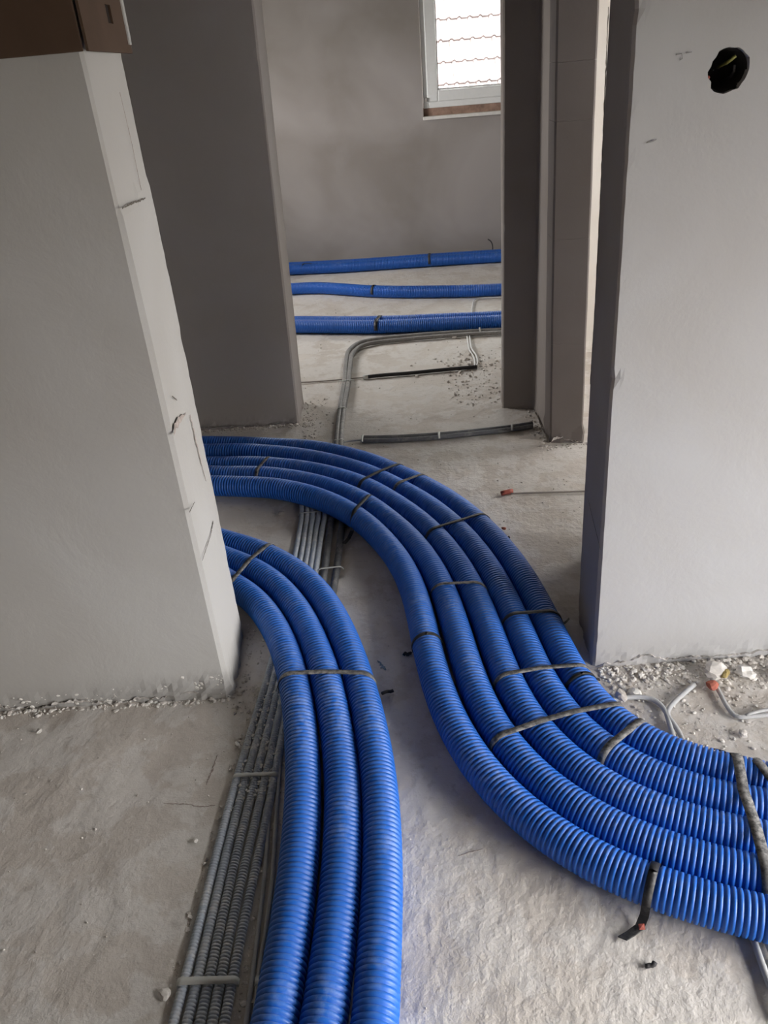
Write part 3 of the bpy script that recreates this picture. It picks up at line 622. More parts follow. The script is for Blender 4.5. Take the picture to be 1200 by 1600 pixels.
# ---------------------------------------------------------------- straps around the ducts
def nearest(P, q):
    i = int(np.argmin(((P[:, :2] - np.array(q)) ** 2).sum(1))); return P[i], i
def hull_band(centres, radii, across, width, thick, a0=-25., a1=205., seg=12):
    """band profile over the tops of side by side tubes. across: unit vector in plan. returns (V,F)"""
    across = np.array([across[0], across[1], 0.]); up = np.array([0, 0, 1.]); tan = np.cross(across, up)
    c0, c1 = centres[0], centres[-1]; r = radii
    prof = []
    for k in range(seg + 1):        # first tube, from its outer side up to the crown
        an = math.radians(180 - a0 + (90 - (180 - a0)) * k / seg); prof.append((c0, an))
    for c in centres[1:-1]: prof.append((c, PI / 2))
    for k in range(seg + 1):
        an = math.radians(90 + ((180 - a1) - 90) * k / seg); prof.append((c1, an))
    V = []; n = len(prof)
    for rr in (r + .0006, r + .0006 + thick):
        for c, an in prof:
            p = c + rr * (math.cos(an) * across + math.sin(an) * up)
            V.append(p - tan * width / 2); V.append(p + tan * width / 2)
    Fc = []
    for i in range(n - 1):
        a, b_ = 2 * i, 2 * i + 2; o_ = 2 * n
        Fc += [(a, a + 1, b_ + 1, b_), (o_ + a, o_ + b_, o_ + b_ + 1, o_ + a + 1), (a, b_, o_ + b_, o_ + a), (a + 1, o_ + a + 1, o_ + b_ + 1, b_ + 1)]
    e = 2 * n - 2; o_ = 2 * n
    Fc += [(0, o_, o_ + 1, 1), (e, e + 1, o_ + e + 1, o_ + e)]
    return V, Fc, prof
SLAB = ['black strap over the outer three ducts at the top of the bend', 'short black strap over the outer two ducts just right of the first bend strap',
        'black strap hanging over the near duct above the grey conduits, its tail pointing down', 'black strap over the outer three ducts where the bend turns down',
        'short black strap on the middle ducts beside the left wall edge', 'dusty black strap over the second and third duct in the middle of the bend',
        'black strap around only the near duct, left side of the five-duct run', 'black strap over the outer two ducts with a loose tail towards the right wall corner',
        'dusty black strap over the outer three ducts level with the right wall foot', 'thin black strap around only the outer duct beside the right wall rubble',
        'long dusty strap over four ducts below the right wall corner', 'short dusty strap over the outer two ducts where they turn right',
        'wide dusty strap across the ducts at the right edge of the photo', 'second dusty strap at the right edge, behind the wide one',
        'black strap around the lowest duct with a red-marked tail lying on the floor',
        'dusty strap over the three foreground ducts beside the left wall corner', 'dusty black strap over the three foreground ducts in front of the left wall']
W_ = [.013, .013, .013, .012, .012, .010, .011, .012, .012, .009, .014, .016, .020, .018, .015, .014, .013]
DUSTY = {1, 4, 5, 8, 10, 11, 12, 13, 15, 16}
order5 = ['d1', 'd2', 'd3', 'd4', 'd5']; order3 = ['a', 'b', 'c']
def seg_cross(P, p, q):
    """point of the tube centre line P that lies on the plan line p-q"""
    d_ = q - p; nn = np.array([-d_[1], d_[0]]); s = (P[:, :2] - p) @ nn
    near_ = ((P[:, :2] - (p + q) / 2) ** 2).sum(1) < .35 ** 2
    best = None
    for i in range(len(P) - 1):
        if near_[i] and s[i] * s[i + 1] <= 0:
            dd = np.hypot(*(P[i, :2] - (p + q) / 2))
            if best is None or dd < best[0]: best = (dd, i)
    return P[best[1]] if best else None
for i, (ka, pa, kb, pb) in enumerate(STRAPS):
    ca, ia = nearest(CEN[ka], pa); cb, ib = nearest(CEN[kb], pb)
    if ka == kb:
        t = CEN[ka][min(ia + 1, len(CEN[ka]) - 1)] - CEN[ka][ia - 1]; t = t[:2] / np.hypot(*t[:2]); ac = np.array([-t[1], t[0]])
        cs = [ca]; pr = [ca, ca]
    else:
        ac = (cb - ca)[:2]; ac = ac / np.hypot(*ac)
        od = order5 if ka[0] == 'd' else order3
        pr = [ca]
        for k in od[od.index(ka) + 1: od.index(kb)]:
            c = seg_cross(CEN[k], ca[:2], cb[:2])
            if c is not None: pr.append(c)
        pr.append(cb)
    # tubes crossed obliquely are wider in the band's plane
    V, Fc, prof = hull_band(pr, R0, ac, W_[i], .0014, a0=-18, a1=198)
    o = mesh('duct_strap', V, Fc, None, M['black_dusty' if i in DUSTY else 'black'], True)
    tag(o, SLAB[i], 'strap', 'straps holding the blue ducts together')
    o['_c'] = i
    # tails
    across3 = np.array([ac[0], ac[1], 0.]); up = np.array([0, 0, 1.]); tan = np.cross(across3, up)
    def tail(start, pts, w=W_[i], mat=None):
        P = [np.array(start)] + [np.array(p) for p in pts]
        V = []; 
        for q in P: V += [q - tan * w / 2, q + tan * w / 2, q + tan * w / 2 + up * .0016 + across3 * .0012, q - tan * w / 2 + up * .0016 + across3 * .0012]
        Fc = []
        for k in range(len(P) - 1):
            for e in range(4): Fc.append((4 * k + e, 4 * k + (e + 1) % 4, 4 * k + 4 + (e + 1) % 4, 4 * k + 4 + e))
        Fc += [(3, 2, 1, 0), (4 * len(P) - 4, 4 * len(P) - 3, 4 * len(P) - 2, 4 * len(P) - 1)]
        return mesh('strap_tail', V, Fc, o, mat or M['black'])
    if i == 2:
        s = ca - across3 * (R0 + .002) + up * -.01
        tail(s, [s - across3 * .004 - up * .012, s - across3 * .030 - up * .024, s - across3 * .062 - up * .025])
    if i == 7:
        s = cb + across3 * (R0 + .002); tail(s, [s + across3 * .006 - up * .016 - tan * .012, s + across3 * .018 - up * .030 - tan * .035, s + across3 * .03 - up * .033 - tan * .052], .009)
    if i == 8:
        s = cb + across3 * (R0 + .002); tail(s, [s + across3 * .010 - up * .020 + tan * -.01, s + across3 * .026 - up * .034 - tan * .02], .008)
    if i == 14:
        s = ca - across3 * (R0 + .002) - up * .006
        tl = tail(s, [s - across3 * .006 - up * .018, s - across3 * .022 - up * .028 - tan * .003, s - across3 * .040 - up * .029 - tan * .014, s - across3 * .056 - up * .026 - tan * .024], .015)
        q = s - across3 * .024 - up * .024
        rm = mesh('red_mark', [(q[0] - .005, q[1] - .004, q[2] + .0012), (q[0] + .005, q[1] - .005, q[2] + .0012), (q[0] + .006, q[1] + .005, q[2] + .0028), (q[0] - .004, q[1] + .005, q[2] + .0028), (q[0], q[1], q[2] + .004)],
                  [(0, 1, 4), (1, 2, 4), (2, 3, 4), (3, 0, 4)], tl, M['red'])
    if i == 16:
        s = ca - across3 * (R0 + .002) + up * .004
        tail(s, [s - across3 * .006 - up * .016, s - across3 * .010 - up * .030 - tan * .03, s - across3 * .010 - up * .032 + tan * -.045], .010)
    if i in (12, 13):
        s = cb + across3 * (R0 + .002); tail(s, [s + across3 * .008 - up * .004, s + across3 * .016 + up * .002 - tan * .018, s + across3 * .018 + up * .003 - tan * .03], .010)
    del o['_c']
FSL = ['black strap on the far wall duct under the window', 'slanted black strap on the far wall duct near the dark back wall edge',
       'black strap on the single wavy far duct', 'black strap around the nearest far room duct pair']
for i, (k, p) in enumerate(FSTRAPS):
    c, ix = nearest(CEN[k], p); P = CEN[k]; t = (P[ix + 2] - P[ix - 2])[:2]; t /= np.hypot(*t); ac = np.array([-t[1], t[0]])
    pr = [c, c]
    if k in ('r3a', 'r1a'): c2, _ = nearest(CEN[k[:2] + 'b'], (c[0] + ac[0] * .076, c[1] + ac[1] * .076)); pr = [c, c2]
    if i == 1: ac = ac * .75 + t * .66; ac /= np.hypot(*ac); pr = [c - np.array([*(t * .02), 0]), c + np.array([*(t * .02), 0])]
    V, Fc, _ = hull_band(pr, R0 + .0005, ac, .016 if i != 3 else .02, .0016, -18, 198)
    tag(mesh('duct_strap', V, Fc, None, M['black'], True), FSL[i], 'strap', 'straps on the far room ducts')

# ---------------------------------------------------------------- grey conduits
ZC = -.0005; ZR = .0087
CL = ['leftmost ribbed grey conduit of the five under the foreground ducts', 'second from left ribbed grey conduit of the five',
      'middle ribbed grey conduit of the five', 'fourth from left ribbed grey conduit of the five', 'rightmost ribbed grey conduit of the five, next to the blue ducts']
for i, P2 in enumerate(CONDUIT):
    P2 = [(x + .0015 * math.sin(y * 9 + i), y) for x, y in P2]
    o, P = corrugated('cable_conduit', P2, ZC, ZR, .0068, .0062, 12, M['conduit'])
    tag(o, CL[i], 'conduit', 'thin grey conduits in the floor groove')
TL = ['thicker dark grey pipe, left one, running from under the ducts to the far room', 'thicker grey pipe, right one, running from under the ducts to the far room']
for i, P2 in enumerate(THICK):
    C = spline(P2, .03)
    P3 = [(x, y, .0115 - .0150 * min(1, max(0, (3.0 - y) / .25)) - .030 * min(1, max(0, (1.86 - y) / .15))) for x, y in C]
    o = tube('service_pipe', P3, .0115 if i == 0 else .0115, M['conduit_dark' if i == 1 else 'conduit_far'], segs=12, step=.02)
    # the stretch near the ducts is darker, the rest paler
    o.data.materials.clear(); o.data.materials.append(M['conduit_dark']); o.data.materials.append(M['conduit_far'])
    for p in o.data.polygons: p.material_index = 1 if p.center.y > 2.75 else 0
    tag(o, TL[i], 'pipe', 'pair of thicker grey pipes')
for i, P2 in enumerate(WHITECAB):
    tag(tube('cable', with_z(P2, -.001), .0042, M['cable_grey'], segs=8, step=.015),
        ['pale dusty cable beside the five conduits, left of two', 'pale dusty cable tight against the blue duct, right of two'][i], 'cable', 'pale cables beside the conduits')

def tie(name, ctr, dirv, halfw, r, width, label, z=0.004, tails=True, thick=.0012):
    """nylon tie or perforated band pulled over flat lying conduits"""
    ac = np.array(dirv, float); ac /= np.hypot(*ac)
    c0 = np.array([ctr[0] - ac[0] * halfw, ctr[1] - ac[1] * halfw, z]); c1 = np.array([ctr[0] + ac[0] * halfw, ctr[1] + ac[1] * halfw, z])
    V, Fc, _ = hull_band([c0, c1], r, ac, width, thick, 0, 180, 6)
    o = mesh(name, V, Fc, None, M['tie'], True)
    tag(o, label, 'tie', 'pale ties holding the grey conduits')
    return o
def con_at(y, a=0, b=4):
    q = []
    for k in (a, b):
        P = np.array(CONDUIT[k]); i = int(np.argmin(abs(P[:, 1] - y))); q.append(P[i])
    c = (q[0] + q[1]) / 2; d_ = q[1] - q[0]; return c, d_, np.hypot(*d_) / 2
for y, lab, w in ((.762, 'wide pale band over the five conduits at the lower edge', .013), (1.223, 'pale band over the five conduits level with the left wall foot rubble', .010),
                  (2.345, 'pale tie over the thin conduits just in front of the five-duct run', .007)):
    c, d_, hw = con_at(y); tie('conduit_tie', c, (1, -.06 if y < 2 else 0.), hw, .0092, w, lab, ZC)
tie('conduit_tie', (-.338 + .085, .765), (1, .02), .02, .006, .013, 'pale band piece between the conduits and the left blue duct at the lower edge', -.001)
a = np.array(THICK[0]); b_ = np.array(THICK[1])
def mid_thick(y, idx=0):
    i = int(np.argmin(abs(a[:, 1] - y))); j = int(np.argmin(abs(b_[:, 1] - y))); c = (a[i] + b_[j]) / 2
    return c, np.hypot(*(a[i] - b_[j])) / 2
for y, lab, w in ((2.02, 'pale curved tie around the two thicker pipes beside the foreground duct', .006), (2.93, 'pale tie on the pipe pair just beyond the five-duct run', .006),
                  (3.27, 'pale tie on the pipe pair halfway across the opening', .006), (3.62, 'pale tie on the pipe pair level with the thin cable', .006)):
    c, hw = mid_thick(y); tie('conduit_tie', c, (1, .05), hw, .0120, w, lab, .0115 - .0150 * min(1, max(0, (3.0 - y) / .25)))
tie('conduit_tie', (.60, 4.165), (.05, 1), .010, .0120, .010, 'pale tie on the pipe pair close to the nearest far duct', .0115)

# other cables of the far room and the rubble strip
tag(tube('cable', with_z(CABLES['loopA'], .005), .0042, M['cable_white']), 'white cable loop from the grey pipes to the black conduit, right strand', 'cable', 'white cable loop in the far room')
tag(tube('cable', with_z(CABLES['loopB'], .005), .0042, M['cable_white']), 'white cable loop from the grey pipes to the black conduit, left strand', 'cable', 'white cable loop in the far room')
tag(tube('cable', with_z(CABLES['up'], .004), .0042, M['cable_white']), 'white cable bending right between the far blue ducts', 'cable')
tag(tube('cable', with_z(CABLES['thin'], .003), .0035, M['cable_thin']), 'thin grey cable leading into the left end of the black conduit', 'cable')
bc = tag(tube('cable_conduit', with_z(CABLES['black'], .009), .009, M['dark'], segs=12), 'short black conduit lying in front of the far ducts', 'conduit')
p = CABLES['black'][0]; tube('conduit_collar', [(p[0] - .014, p[1] + .001, .009), (p[0] + .01, p[1], .009)], .0105, M['tie'], bc, 12)
for k, lab in (('dark1', 'dark grey conduit of the short pair near the pier, front one'), ('dark2', 'dark grey conduit of the short pair near the pier, rear one')):
    tag(tube('cable_conduit', with_z(CABLES[k], .0095), .0092, M['conduit_dark'], segs=12), lab, 'conduit', 'dark conduit pair near the pier')
for q, lab in ((PTS['clip1'], 'pale clip at the left end of the dark conduit pair'), (PTS['clip2'], 'pale clip at the middle of the dark conduit pair'), (PTS['clip3'], 'pale clip at the right end of the dark conduit pair')):
    A_ = np.array(CABLES['dark1']); B_ = np.array(CABLES['dark2']); i = int(np.argmin(abs(A_[:, 0] - q[0]))); c = (A_[i] + B_[i]) / 2
    tie('conduit_tie', c, B_[i] - A_[i], np.hypot(*(A_[i] - B_[i])) / 2, .0098, .009, lab, .0095)
tag(tube('cable', with_z(CABLES['stub'], .004), .0035, M['cable_grey']), 'short grey cable stub between the pipe pair and the dark conduit pair', 'cable')
rc_ = tag(tube('cable', with_z(CABLES['red'], .004), .0035, M['cable_thin']), 'thin cable with a red end cap lying on the floor beside the right wall', 'cable')
p = PTS['redtip']; tube('end_cap', [(p[0] - .022, p[1] - .004, .006), (p[0], p[1], .009), (p[0] + .018, p[1] + .002, .008)], .0085, M['red'], rc_, 10)
tag(tube('cable', with_z(CABLES['rubA'], .007), .0058, M['cable_grey']), 'pale cable curving left out of the rubble and under the ducts', 'cable')
tag(tube('cable', with_z(CABLES['rubB'], .007), .0058, M['cable_grey']), 'pale cable running straight down from the rubble under the ducts', 'cable')
tag(tube('cable', with_z(CABLES['rubC'], .007), .0050, M['cable_grey']), 'pale cable in the rubble bending towards the right photo edge', 'cable')
tag(tube('cable', with_z(CABLES['rubD'], .010), .0040, M['cable_grey']), 'short pale cable end on the rubble at the right photo edge', 'cable')
tag(tube('cable', with_z(CABLES['lowA'], .006), .0060, M['cable_grey']), 'pale cable coming out under the lowest duct, left of two', 'cable')
tag(tube('cable', with_z(CABLES['lowB'], .006), .0060, M['cable_grey']), 'pale cable coming out under the lowest duct at the right photo edge', 'cable')
p = PTS['leaf']
tag(tube('wire_end', [(.955, 5.93, .03), (.957, 5.925, .085), (.945, 5.93, .118), (.925, 5.94, .132)], .004, M['dark']), 'black wire end sticking up behind the far wall duct', 'wire')

# ---------------------------------------------------------------- cardboard round the left wall corner
cb = empty('cardboard_corner_guard', (-.412, 1.462, 1.35), 'dark brown cardboard folded round the top of the left wall corner', 'cardboard')
def front_y(x): return 1.468 + (x + .412) * -.026
b = MB(); zt = 1.95; zb0 = 1.352
V = [(-1.0, front_y(-1.0) - .012, zb0 - .002), (-.408, front_y(-.408) - .010, zb0), (-.408, front_y(-.408) - .010, zt), (-1.0, front_y(-1.) - .012, zt),
     (-1.0, front_y(-1.0) - .006, zb0 - .002), (-.408, front_y(-.408) - .006, zb0), (-.408, front_y(-.408) - .006, zt), (-1.0, front_y(-1.) - .006, zt)]
b.add(V, [(0, 1, 2, 3), (7, 6, 5, 4), (0, 4, 5, 1), (3, 2, 6, 7), (0, 3, 7, 4), (1, 5, 6, 2)])
adopt(b.build('front_panel', M['card'], bevel=.0015), cb)
X0, X1 = -.4035, -.399
# side flap in four pieces round the hand slot
ys, ye, s0, s1, t0, t1 = 1.458, 1.752, 1.618, 1.652, 1.396, 1.424
b = MB(); b.box(X0, X1, ys, s0, zb0, zt); b.box(X0, X1, s1, ye, zb0, zt); b.box(X0, X1, s0, s1, zb0, t0); b.box(X0, X1, s0, s1, t1, zt)
adopt(b.build('side_flap', M['card']), cb)
adopt(MB().box(X0 - .002, X0 + .0008, s0 - .004, s1 + .004, t0 - .004, t1 + .004).build('hand_slot', M['card_dark']), cb)
b = MB(); rr = random.Random(3)
n = 26; V = []
for k in range(n + 1):
    z = 1.366 + (zt - 1.366) * k / n; e = rr.uniform(-.002, .002)
    V += [(X1, ye - .018 + e, z), (X1 + .0025, ye - .017 + e, z), (X1 + .0025, ye - .002 + e, z), (X1, ye - .001, z)]
Fc = [(4 * k + e, 4 * k + (e + 1) % 4, 4 * k + 4 + (e + 1) % 4, 4 * k + 4 + e) for k in range(n) for e in range(4)] + [(3, 2, 1, 0), (4 * n, 4 * n + 1, 4 * n + 2, 4 * n + 3)]
adopt(mesh('torn_edge', V, Fc, None, M['tape']), cb)

# ---------------------------------------------------------------- hole and socket box in the right wall
hc = Vector((.6235, 1.0, 1.247)); nyw = lambda x: 1.457 + (x - .47) * -.0316
rr = random.Random(11)
N_ = 26; rad = []
for k in range(N_):
    an = k / N_ * 2 * PI
    e = .0345 + rr.uniform(-.0035, .0016)
    rad.append((an, e))
V = []
for yy in (1.30, 1.53):
    for an, e in rad: V.append((hc.x + e * .98 * math.cos(an), yy, hc.z + e * math.sin(an)))
Fc = [(k, (k + 1) % N_, N_ + (k + 1) % N_, N_ + k) for k in range(N_)] + [tuple(range(N_))[::-1], tuple(range(N_, 2 * N_))]
cut = mesh('cutter', V, Fc)
bmx = bmesh.new(); bmx.from_mesh(cut.data); bmesh.ops.recalc_face_normals(bmx, faces=bmx.faces); bmx.to_mesh(cut.data); bmx.free()
bm2 = bmesh.new(); bm2.from_mesh(wr.data); bmesh.ops.recalc_face_normals(bm2, faces=bm2.faces); bm2.to_mesh(wr.data); bm2.free()
md = wr.modifiers.new('hole', 'BOOLEAN'); md.operation = 'DIFFERENCE'; md.solver = 'EXACT'; md.object = cut
bpy.context.view_layer.update()
dg = bpy.context.evaluated_depsgraph_get()
nm = bpy.data.meshes.new_from_object(wr.evaluated_get(dg)); wr.modifiers.clear(); wr.data = nm
bpy.data.objects.remove(cut)
yf = nyw(hc.x)
sb = empty('socket_box', (hc.x, yf, hc.z), 'black round socket box sunk in the hole high on the right wall', 'socket box')
V = []; prof = [(.0325, .006), (.0325, .012), (.0310, .012), (.0305, .060), (.001, .062)]
for rr_i, dy in prof:
    for k in range(N_): an = k / N_ * 2 * PI; V.append((hc.x + rr_i * math.cos(an), yf + dy, hc.z + rr_i * math.sin(an)))
Fc = [(q * N_ + k, q * N_ + (k + 1) % N_, (q + 1) * N_ + (k + 1) % N_, (q + 1) * N_ + k) for q in range(len(prof) - 1) for k in range(N_)]
adopt(mesh('box_shell', V, Fc, None, M['box'], True), sb)
adopt(tube('wire_stub', [(hc.x + .004, yf + .055, hc.z + .004), (hc.x + .006, yf + .03, hc.z + .010), (hc.x + .002, yf + .018, hc.z + .010), (hc.x + .014, yf + .012, hc.z + .020)], .0028, M['yellow']), sb)
adopt(tube('wire_stub', [(hc.x - .024, yf + .05, hc.z - .010), (hc.x - .028, yf + .02, hc.z - .013), (hc.x - .0285, yf + .010, hc.z - .008)], .0028, M['red']), sb)
adopt(tube('wire_stub', [(hc.x + .012, yf + .055, hc.z - .02), (hc.x + .020, yf + .03, hc.z - .008), (hc.x + .016, yf + .018, hc.z + .006)], .0026, M['dark']), sb)

# pencil marks and scratches on the plaster: thin raised strokes
def stroke(parent, pts, w, mat, name='pencil_mark'):
    V = []; 
    for q in pts:
        q = Vector(q); V += [q + Vector((0, 0, w)), q - Vector((0, 0, w)), q - Vector((0, .0008, w)), q + Vector((0, -.0008, w))]
    Fc = []
    for k in range(len(pts) - 1):
        for e in range(4): Fc.append((4 * k + e, 4 * k + (e + 1) % 4, 4 * k + 4 + (e + 1) % 4, 4 * k + 4 + e))
    Fc += [(0, 3, 2, 1), tuple(4 * len(pts) - 4 + e for e in range(4))]
    return mesh(name, V, Fc, parent, mat)
def rw_(x, z, d=.0022): return (x, nyw(x) - d, z)
stroke(wr, [rw_(.534, 1.276), rw_(.543, 1.277), rw_(.545, 1.270), rw_(.541, 1.268)], .0007, M['pencil'])
stroke(wr, [rw_(.550, 1.277), rw_(.559, 1.278)], .0006, M['pencil'])
stroke(wr, [rw_(.498, 1.149), rw_(.506, 1.150), rw_(.514, 1.153)], .0007, M['pencil'])

# cracks and knocks on the plaster: ribbons lying in the face, cut ragged
def ribbon(parent, pts, widths, axis_n, mat, name, seed=1, n=14):
    """pts: points on the face; axis_n: outward normal of the face"""
    rnd = random.Random(seed); P = np.array(pts, float); w_ = np.array(widths, float)
    s_ = np.linspace(0, len(P) - 1, n * (len(P) - 1) + 1); nn = np.array(axis_n, float)
    C = np.array([np.interp(s_, np.arange(len(P)), P[:, k]) for k in range(3)]).T; W = np.interp(s_, np.arange(len(P)), w_)
    T = np.gradient(C, axis=0); T /= np.linalg.norm(T, axis=1)[:, None]; S = np.cross(T, nn)
    V = []
    for c, s1, w in zip(C, S, W):
        e = rnd.uniform(.4, 1.5); c = c + s1 * rnd.uniform(-.8, .8) * w
        V += [c - s1 * w * e, c + s1 * w * e, c + s1 * w * e + nn * .0006, c - s1 * w * e + nn * .0006]
    m = len(C); Fc = [(4 * k + e, 4 * k + (e + 1) % 4, 4 * k + 4 + (e + 1) % 4, 4 * k + 4 + e) for k in range(m - 1) for e in range(4)] + [(3, 2, 1, 0), (4 * m - 4, 4 * m - 3, 4 * m - 2, 4 * m - 1)]
    return mesh(name, V, Fc, parent, mat)
LX = -.4035
def L_(k, off=0.): return [(LX + off, p[0], p[1]) for p in MARKS[k]]
ribbon(wl, L_('crack1'), [.0022, .0014, .0003], (1, 0, 0), M['crack'], 'crack', 1)
ribbon(wl, L_('chip'), [.001, .008, .001], (1, 0, 0), M['knock'], 'knock', 2, 5)
ribbon(wl, L_('mark1'), [.0012, .0008], (1, 0, 0), M['crack'], 'crack', 3)
ribbon(wl, L_('mark2'), [.0006, .0010], (1, 0, 0), M['crack'], 'crack', 4)
ribbon(wl, L_('edge'), [.0015, .0035, .0030, .0010], (1, 0, 0), M['knock'], 'knock', 5)
ribbon(wl, L_('step'), [.0010, .0016, .0012], (1, 0, 0), M['crack'], 'crack', 6)
ribbon(wl, L_('upper', -.0035), [.0004, .0007, .0005], (1, 0, 0), M['knock'], 'crack', 7)
RX = lambda y, z: .470 + (y - 1.457) / .203 * .016 - .006 * z
def R_(k): return [(RX(p[0], p[1]) - .0022, p[0], p[1]) for p in MARKS[k]]
ribbon(wr, R_('rback'), [.0012, .0022, .0018, .0016, .0008], (-1, 0, 0), M['crack'], 'crack', 8, 20)
ribbon(wr, R_('rdiag'), [.0004, .0006, .0004], (-1, 0, 0), M['crack'], 'crack', 9)

def floor_ribbon(pts, widths, mat, name, seed):
    o = ribbon(floor, [(p[0], p[1], .02) for p in pts], widths, (0, 0, 1), mat, name, seed, 10)
    for i, v in enumerate(o.data.vertices):
        ok, hit, _, _ = floor.ray_cast(Vector((v.co.x, v.co.y, .3)), Vector((0, 0, -1)))
        if ok: v.co.z = hit.z + (.0002 if i % 4 < 2 else .0007)
bpy.context.view_layer.update()
floor_ribbon(PTS['fcr1'], [.0012, .0020, .0010], M['knock'], 'crack', 31)
floor_ribbon(PTS['fcr2'], [.0005, .0010, .0014, .0006], M['knock'], 'crack', 32)
floor_ribbon(PTS['fcr3'], [.0004, .0009, .0004], M['knock'], 'crack', 33)
floor_ribbon(PTS['smear'], [.0010, .0045, .0012], M['smear'], 'paint_smear', 34)
# ---------------------------------------------------------------- crumbs and rubble
def heap(name, label, a, b_, width, height, mat, seed, rise=.0, mats=None):
    """low crumbly drift of plaster against the wall line a-b (the wall lies to the left of a->b)"""
    a = Vector(a); b_ = Vector(b_); L = (b_ - a).length; d_ = (b_ - a) / L; nn = Vector((d_.y, -d_.x))
    st = .0042 if width > .05 else .0036; nu = int(L / st); nv = max(6, int(width / st)); V = []
    for i in range(nu + 1):
        for j in range(nv + 1):
            v = j / nv; p = a + d_ * (L * i / nu) + nn * (v * width - .006)
            e = min(1, i / 6, (nu - i) / 6)
            w = (.65 + .9 * noise.noise(Vector((p.x * 11, p.y * 11, seed)))) * height
            h = w * max(0, 1 - v) ** 1.5
            h += (noise.noise(Vector((p.x * 55, p.y * 55, seed))) * .35 + max(0, noise.noise(Vector((p.x * 130, p.y * 130, seed)))) * .55
                  + max(0, noise.noise(Vector((p.x * 260, p.y * 260, seed)))) * .25) * height * (.35 + .65 * (1 - v)) 
            V.append((p.x + noise.noise(Vector((p.x * 200, p.y * 90, seed + 4))) * st, p.y + noise.noise(Vector((p.x * 90, p.y * 200, seed + 9))) * st, -.006 + (h + .004) * e * (1 - v ** 4)))
    Q = [(i * (nv + 1) + j, (i + 1) * (nv + 1) + j, (i + 1) * (nv + 1) + j + 1, i * (nv + 1) + j + 1) for i in range(nu) for j in range(nv)]
    o = quadmesh(name, V, [q[::-1] for q in Q], None, mat, False)
    return tag(o, label, 'rubble', None, 'stuff')
heap('rubble_drift', 'crumbly plaster drift against the foot of the right wall', (1.3, nyw(1.3)), (.474, nyw(.474)), .105, .021, M['dustheap'], 3)
heap('rubble_drift', 'thin crumbly plaster fringe at the foot of the near left wall', (-.402, 1.466), (-1.3, 1.489), .020, .022, M['dustheap'], 5)
heap('rubble_drift', 'crumbly fringe at the foot of the dark back wall', (-.33, 3.13), (-1.1, 3.152), .020, .016, M['dustheap_dark'], 7)
heap('rubble_drift', 'crumbly fringe at the foot of the block pier', (.78, 2.70), (.648, 2.724), .020, .022, M['dustheap'], 8)
heap('rubble_drift', 'crumbly fringe along the side of the block pier', (.650, 2.72), (.660, 3.06), .022, .014, M['dustheap_dark'], 9)
def chunk(rnd, s, flat=.6, sub=1):
    bmx = bmesh.new(); bmesh.ops.create_icosphere(bmx, subdivisions=sub, radius=1)
    sx, sy, sz = s * rnd.uniform(.7, 1.3), s * rnd.uniform(.6, 1.2), s * rnd.uniform(flat * .6, flat * 1.1)
    V = []
    for v in bmx.verts:
        k = rnd.uniform(.72, 1.18) if sub == 1 else 1 + .45 * noise.noise(v.co * 1.1 + Vector((s * 999, 0, 0))) + .25 * noise.noise(v.co * 3 + Vector((s * 99, 0, 0))); V.append(Vector((v.co.x * sx * k, v.co.y * sy * k, v.co.z * sz * k)))
    Fc = [tuple(v.index for v in f.verts) for f in bmx.faces]; bmx.free()
    R = Matrix.Rotation(rnd.uniform(0, 6.28), 4, 'Z') @ Matrix.Rotation(rnd.uniform(-.4, .4), 4, 'X')
    V = [R @ v for v in V]; zm = min(v.z for v in V)
    return [Vector((v.x, v.y, v.z - zm)) for v in V], Fc
def scatter(name, label, n, where, size, mat, seed, sink=.35, cat='rubble', mats=None):
    rnd = random.Random(seed); b = MB(); mi = []
    for _ in range(n):
        x, y = where(rnd); s = size(rnd); V, Fc = chunk(rnd, s)
        zf = -.003 - s * sink * .5
        b.add([(v.x + x, v.y + y, v.z + zf) for v in V], Fc); mi += [rnd.random()] * len(Fc)
    o = b.build(name, mat)
    if mats:
        for m_ in mats: o.data.materials.append(m_)
        for p, q in zip(o.data.polygons, mi): p.material_index = 0 if q < .55 else (1 if q < .85 else len(mats))
    tag(o, label, cat, None, 'stuff'); return o
def lg(r, a, b_): return a * (b_ / a) ** (r.random() ** 1.9)

# heap along the foot of the right wall
def w_right(r):
    x = r.uniform(.48, 1.3); d_ = abs(r.gauss(0, .055)); return x, nyw(x) - .004 - d_
def zh(x, y): return 0
scatter('rubble', 'pale plaster rubble heaped along the foot of the right wall', 1900, w_right, lambda r: lg(r, .0013, .0085), M['stone'], 1, mats=[M['stone_white'], M['stone_grey']])
scatter('rubble', 'fine crumbs spread on the floor in front of the right wall', 700, lambda r: (r.uniform(.50, 1.3), r.uniform(1.16, 1.44)), lambda r: lg(r, .0012, .006), M['stone'], 2, mats=[M['stone_white'], M['stone_grey']])
scatter('rubble', 'crumbs along the foot of the near left wall', 620, lambda r: ((lambda x: (x, 1.463 - (x + .412) * .026 - abs(r.gauss(0, .010))))(r.uniform(-1.15, -.40))), lambda r: lg(r, .0015, .0075), M['stone'], 3, mats=[M['stone_white'], M['stone_grey']])
scatter('rubble', 'crumbs beside the end face of the near left wall', 160, lambda r: (-.400 + abs(r.gauss(0, .025)), r.uniform(1.40, 1.75)), lambda r: lg(r, .0012, .006), M['stone_grey'], 4, mats=[M['stone']])
scatter('rubble', 'crumbs along the foot of the dark back wall', 520, lambda r: ((lambda x: (x, 3.122 - (x + .328) * .03 - abs(r.gauss(0, .014))))(r.uniform(-1.0, -.26))), lambda r: lg(r, .002, .009), M['stone_grey'], 5, mats=[M['stone']])
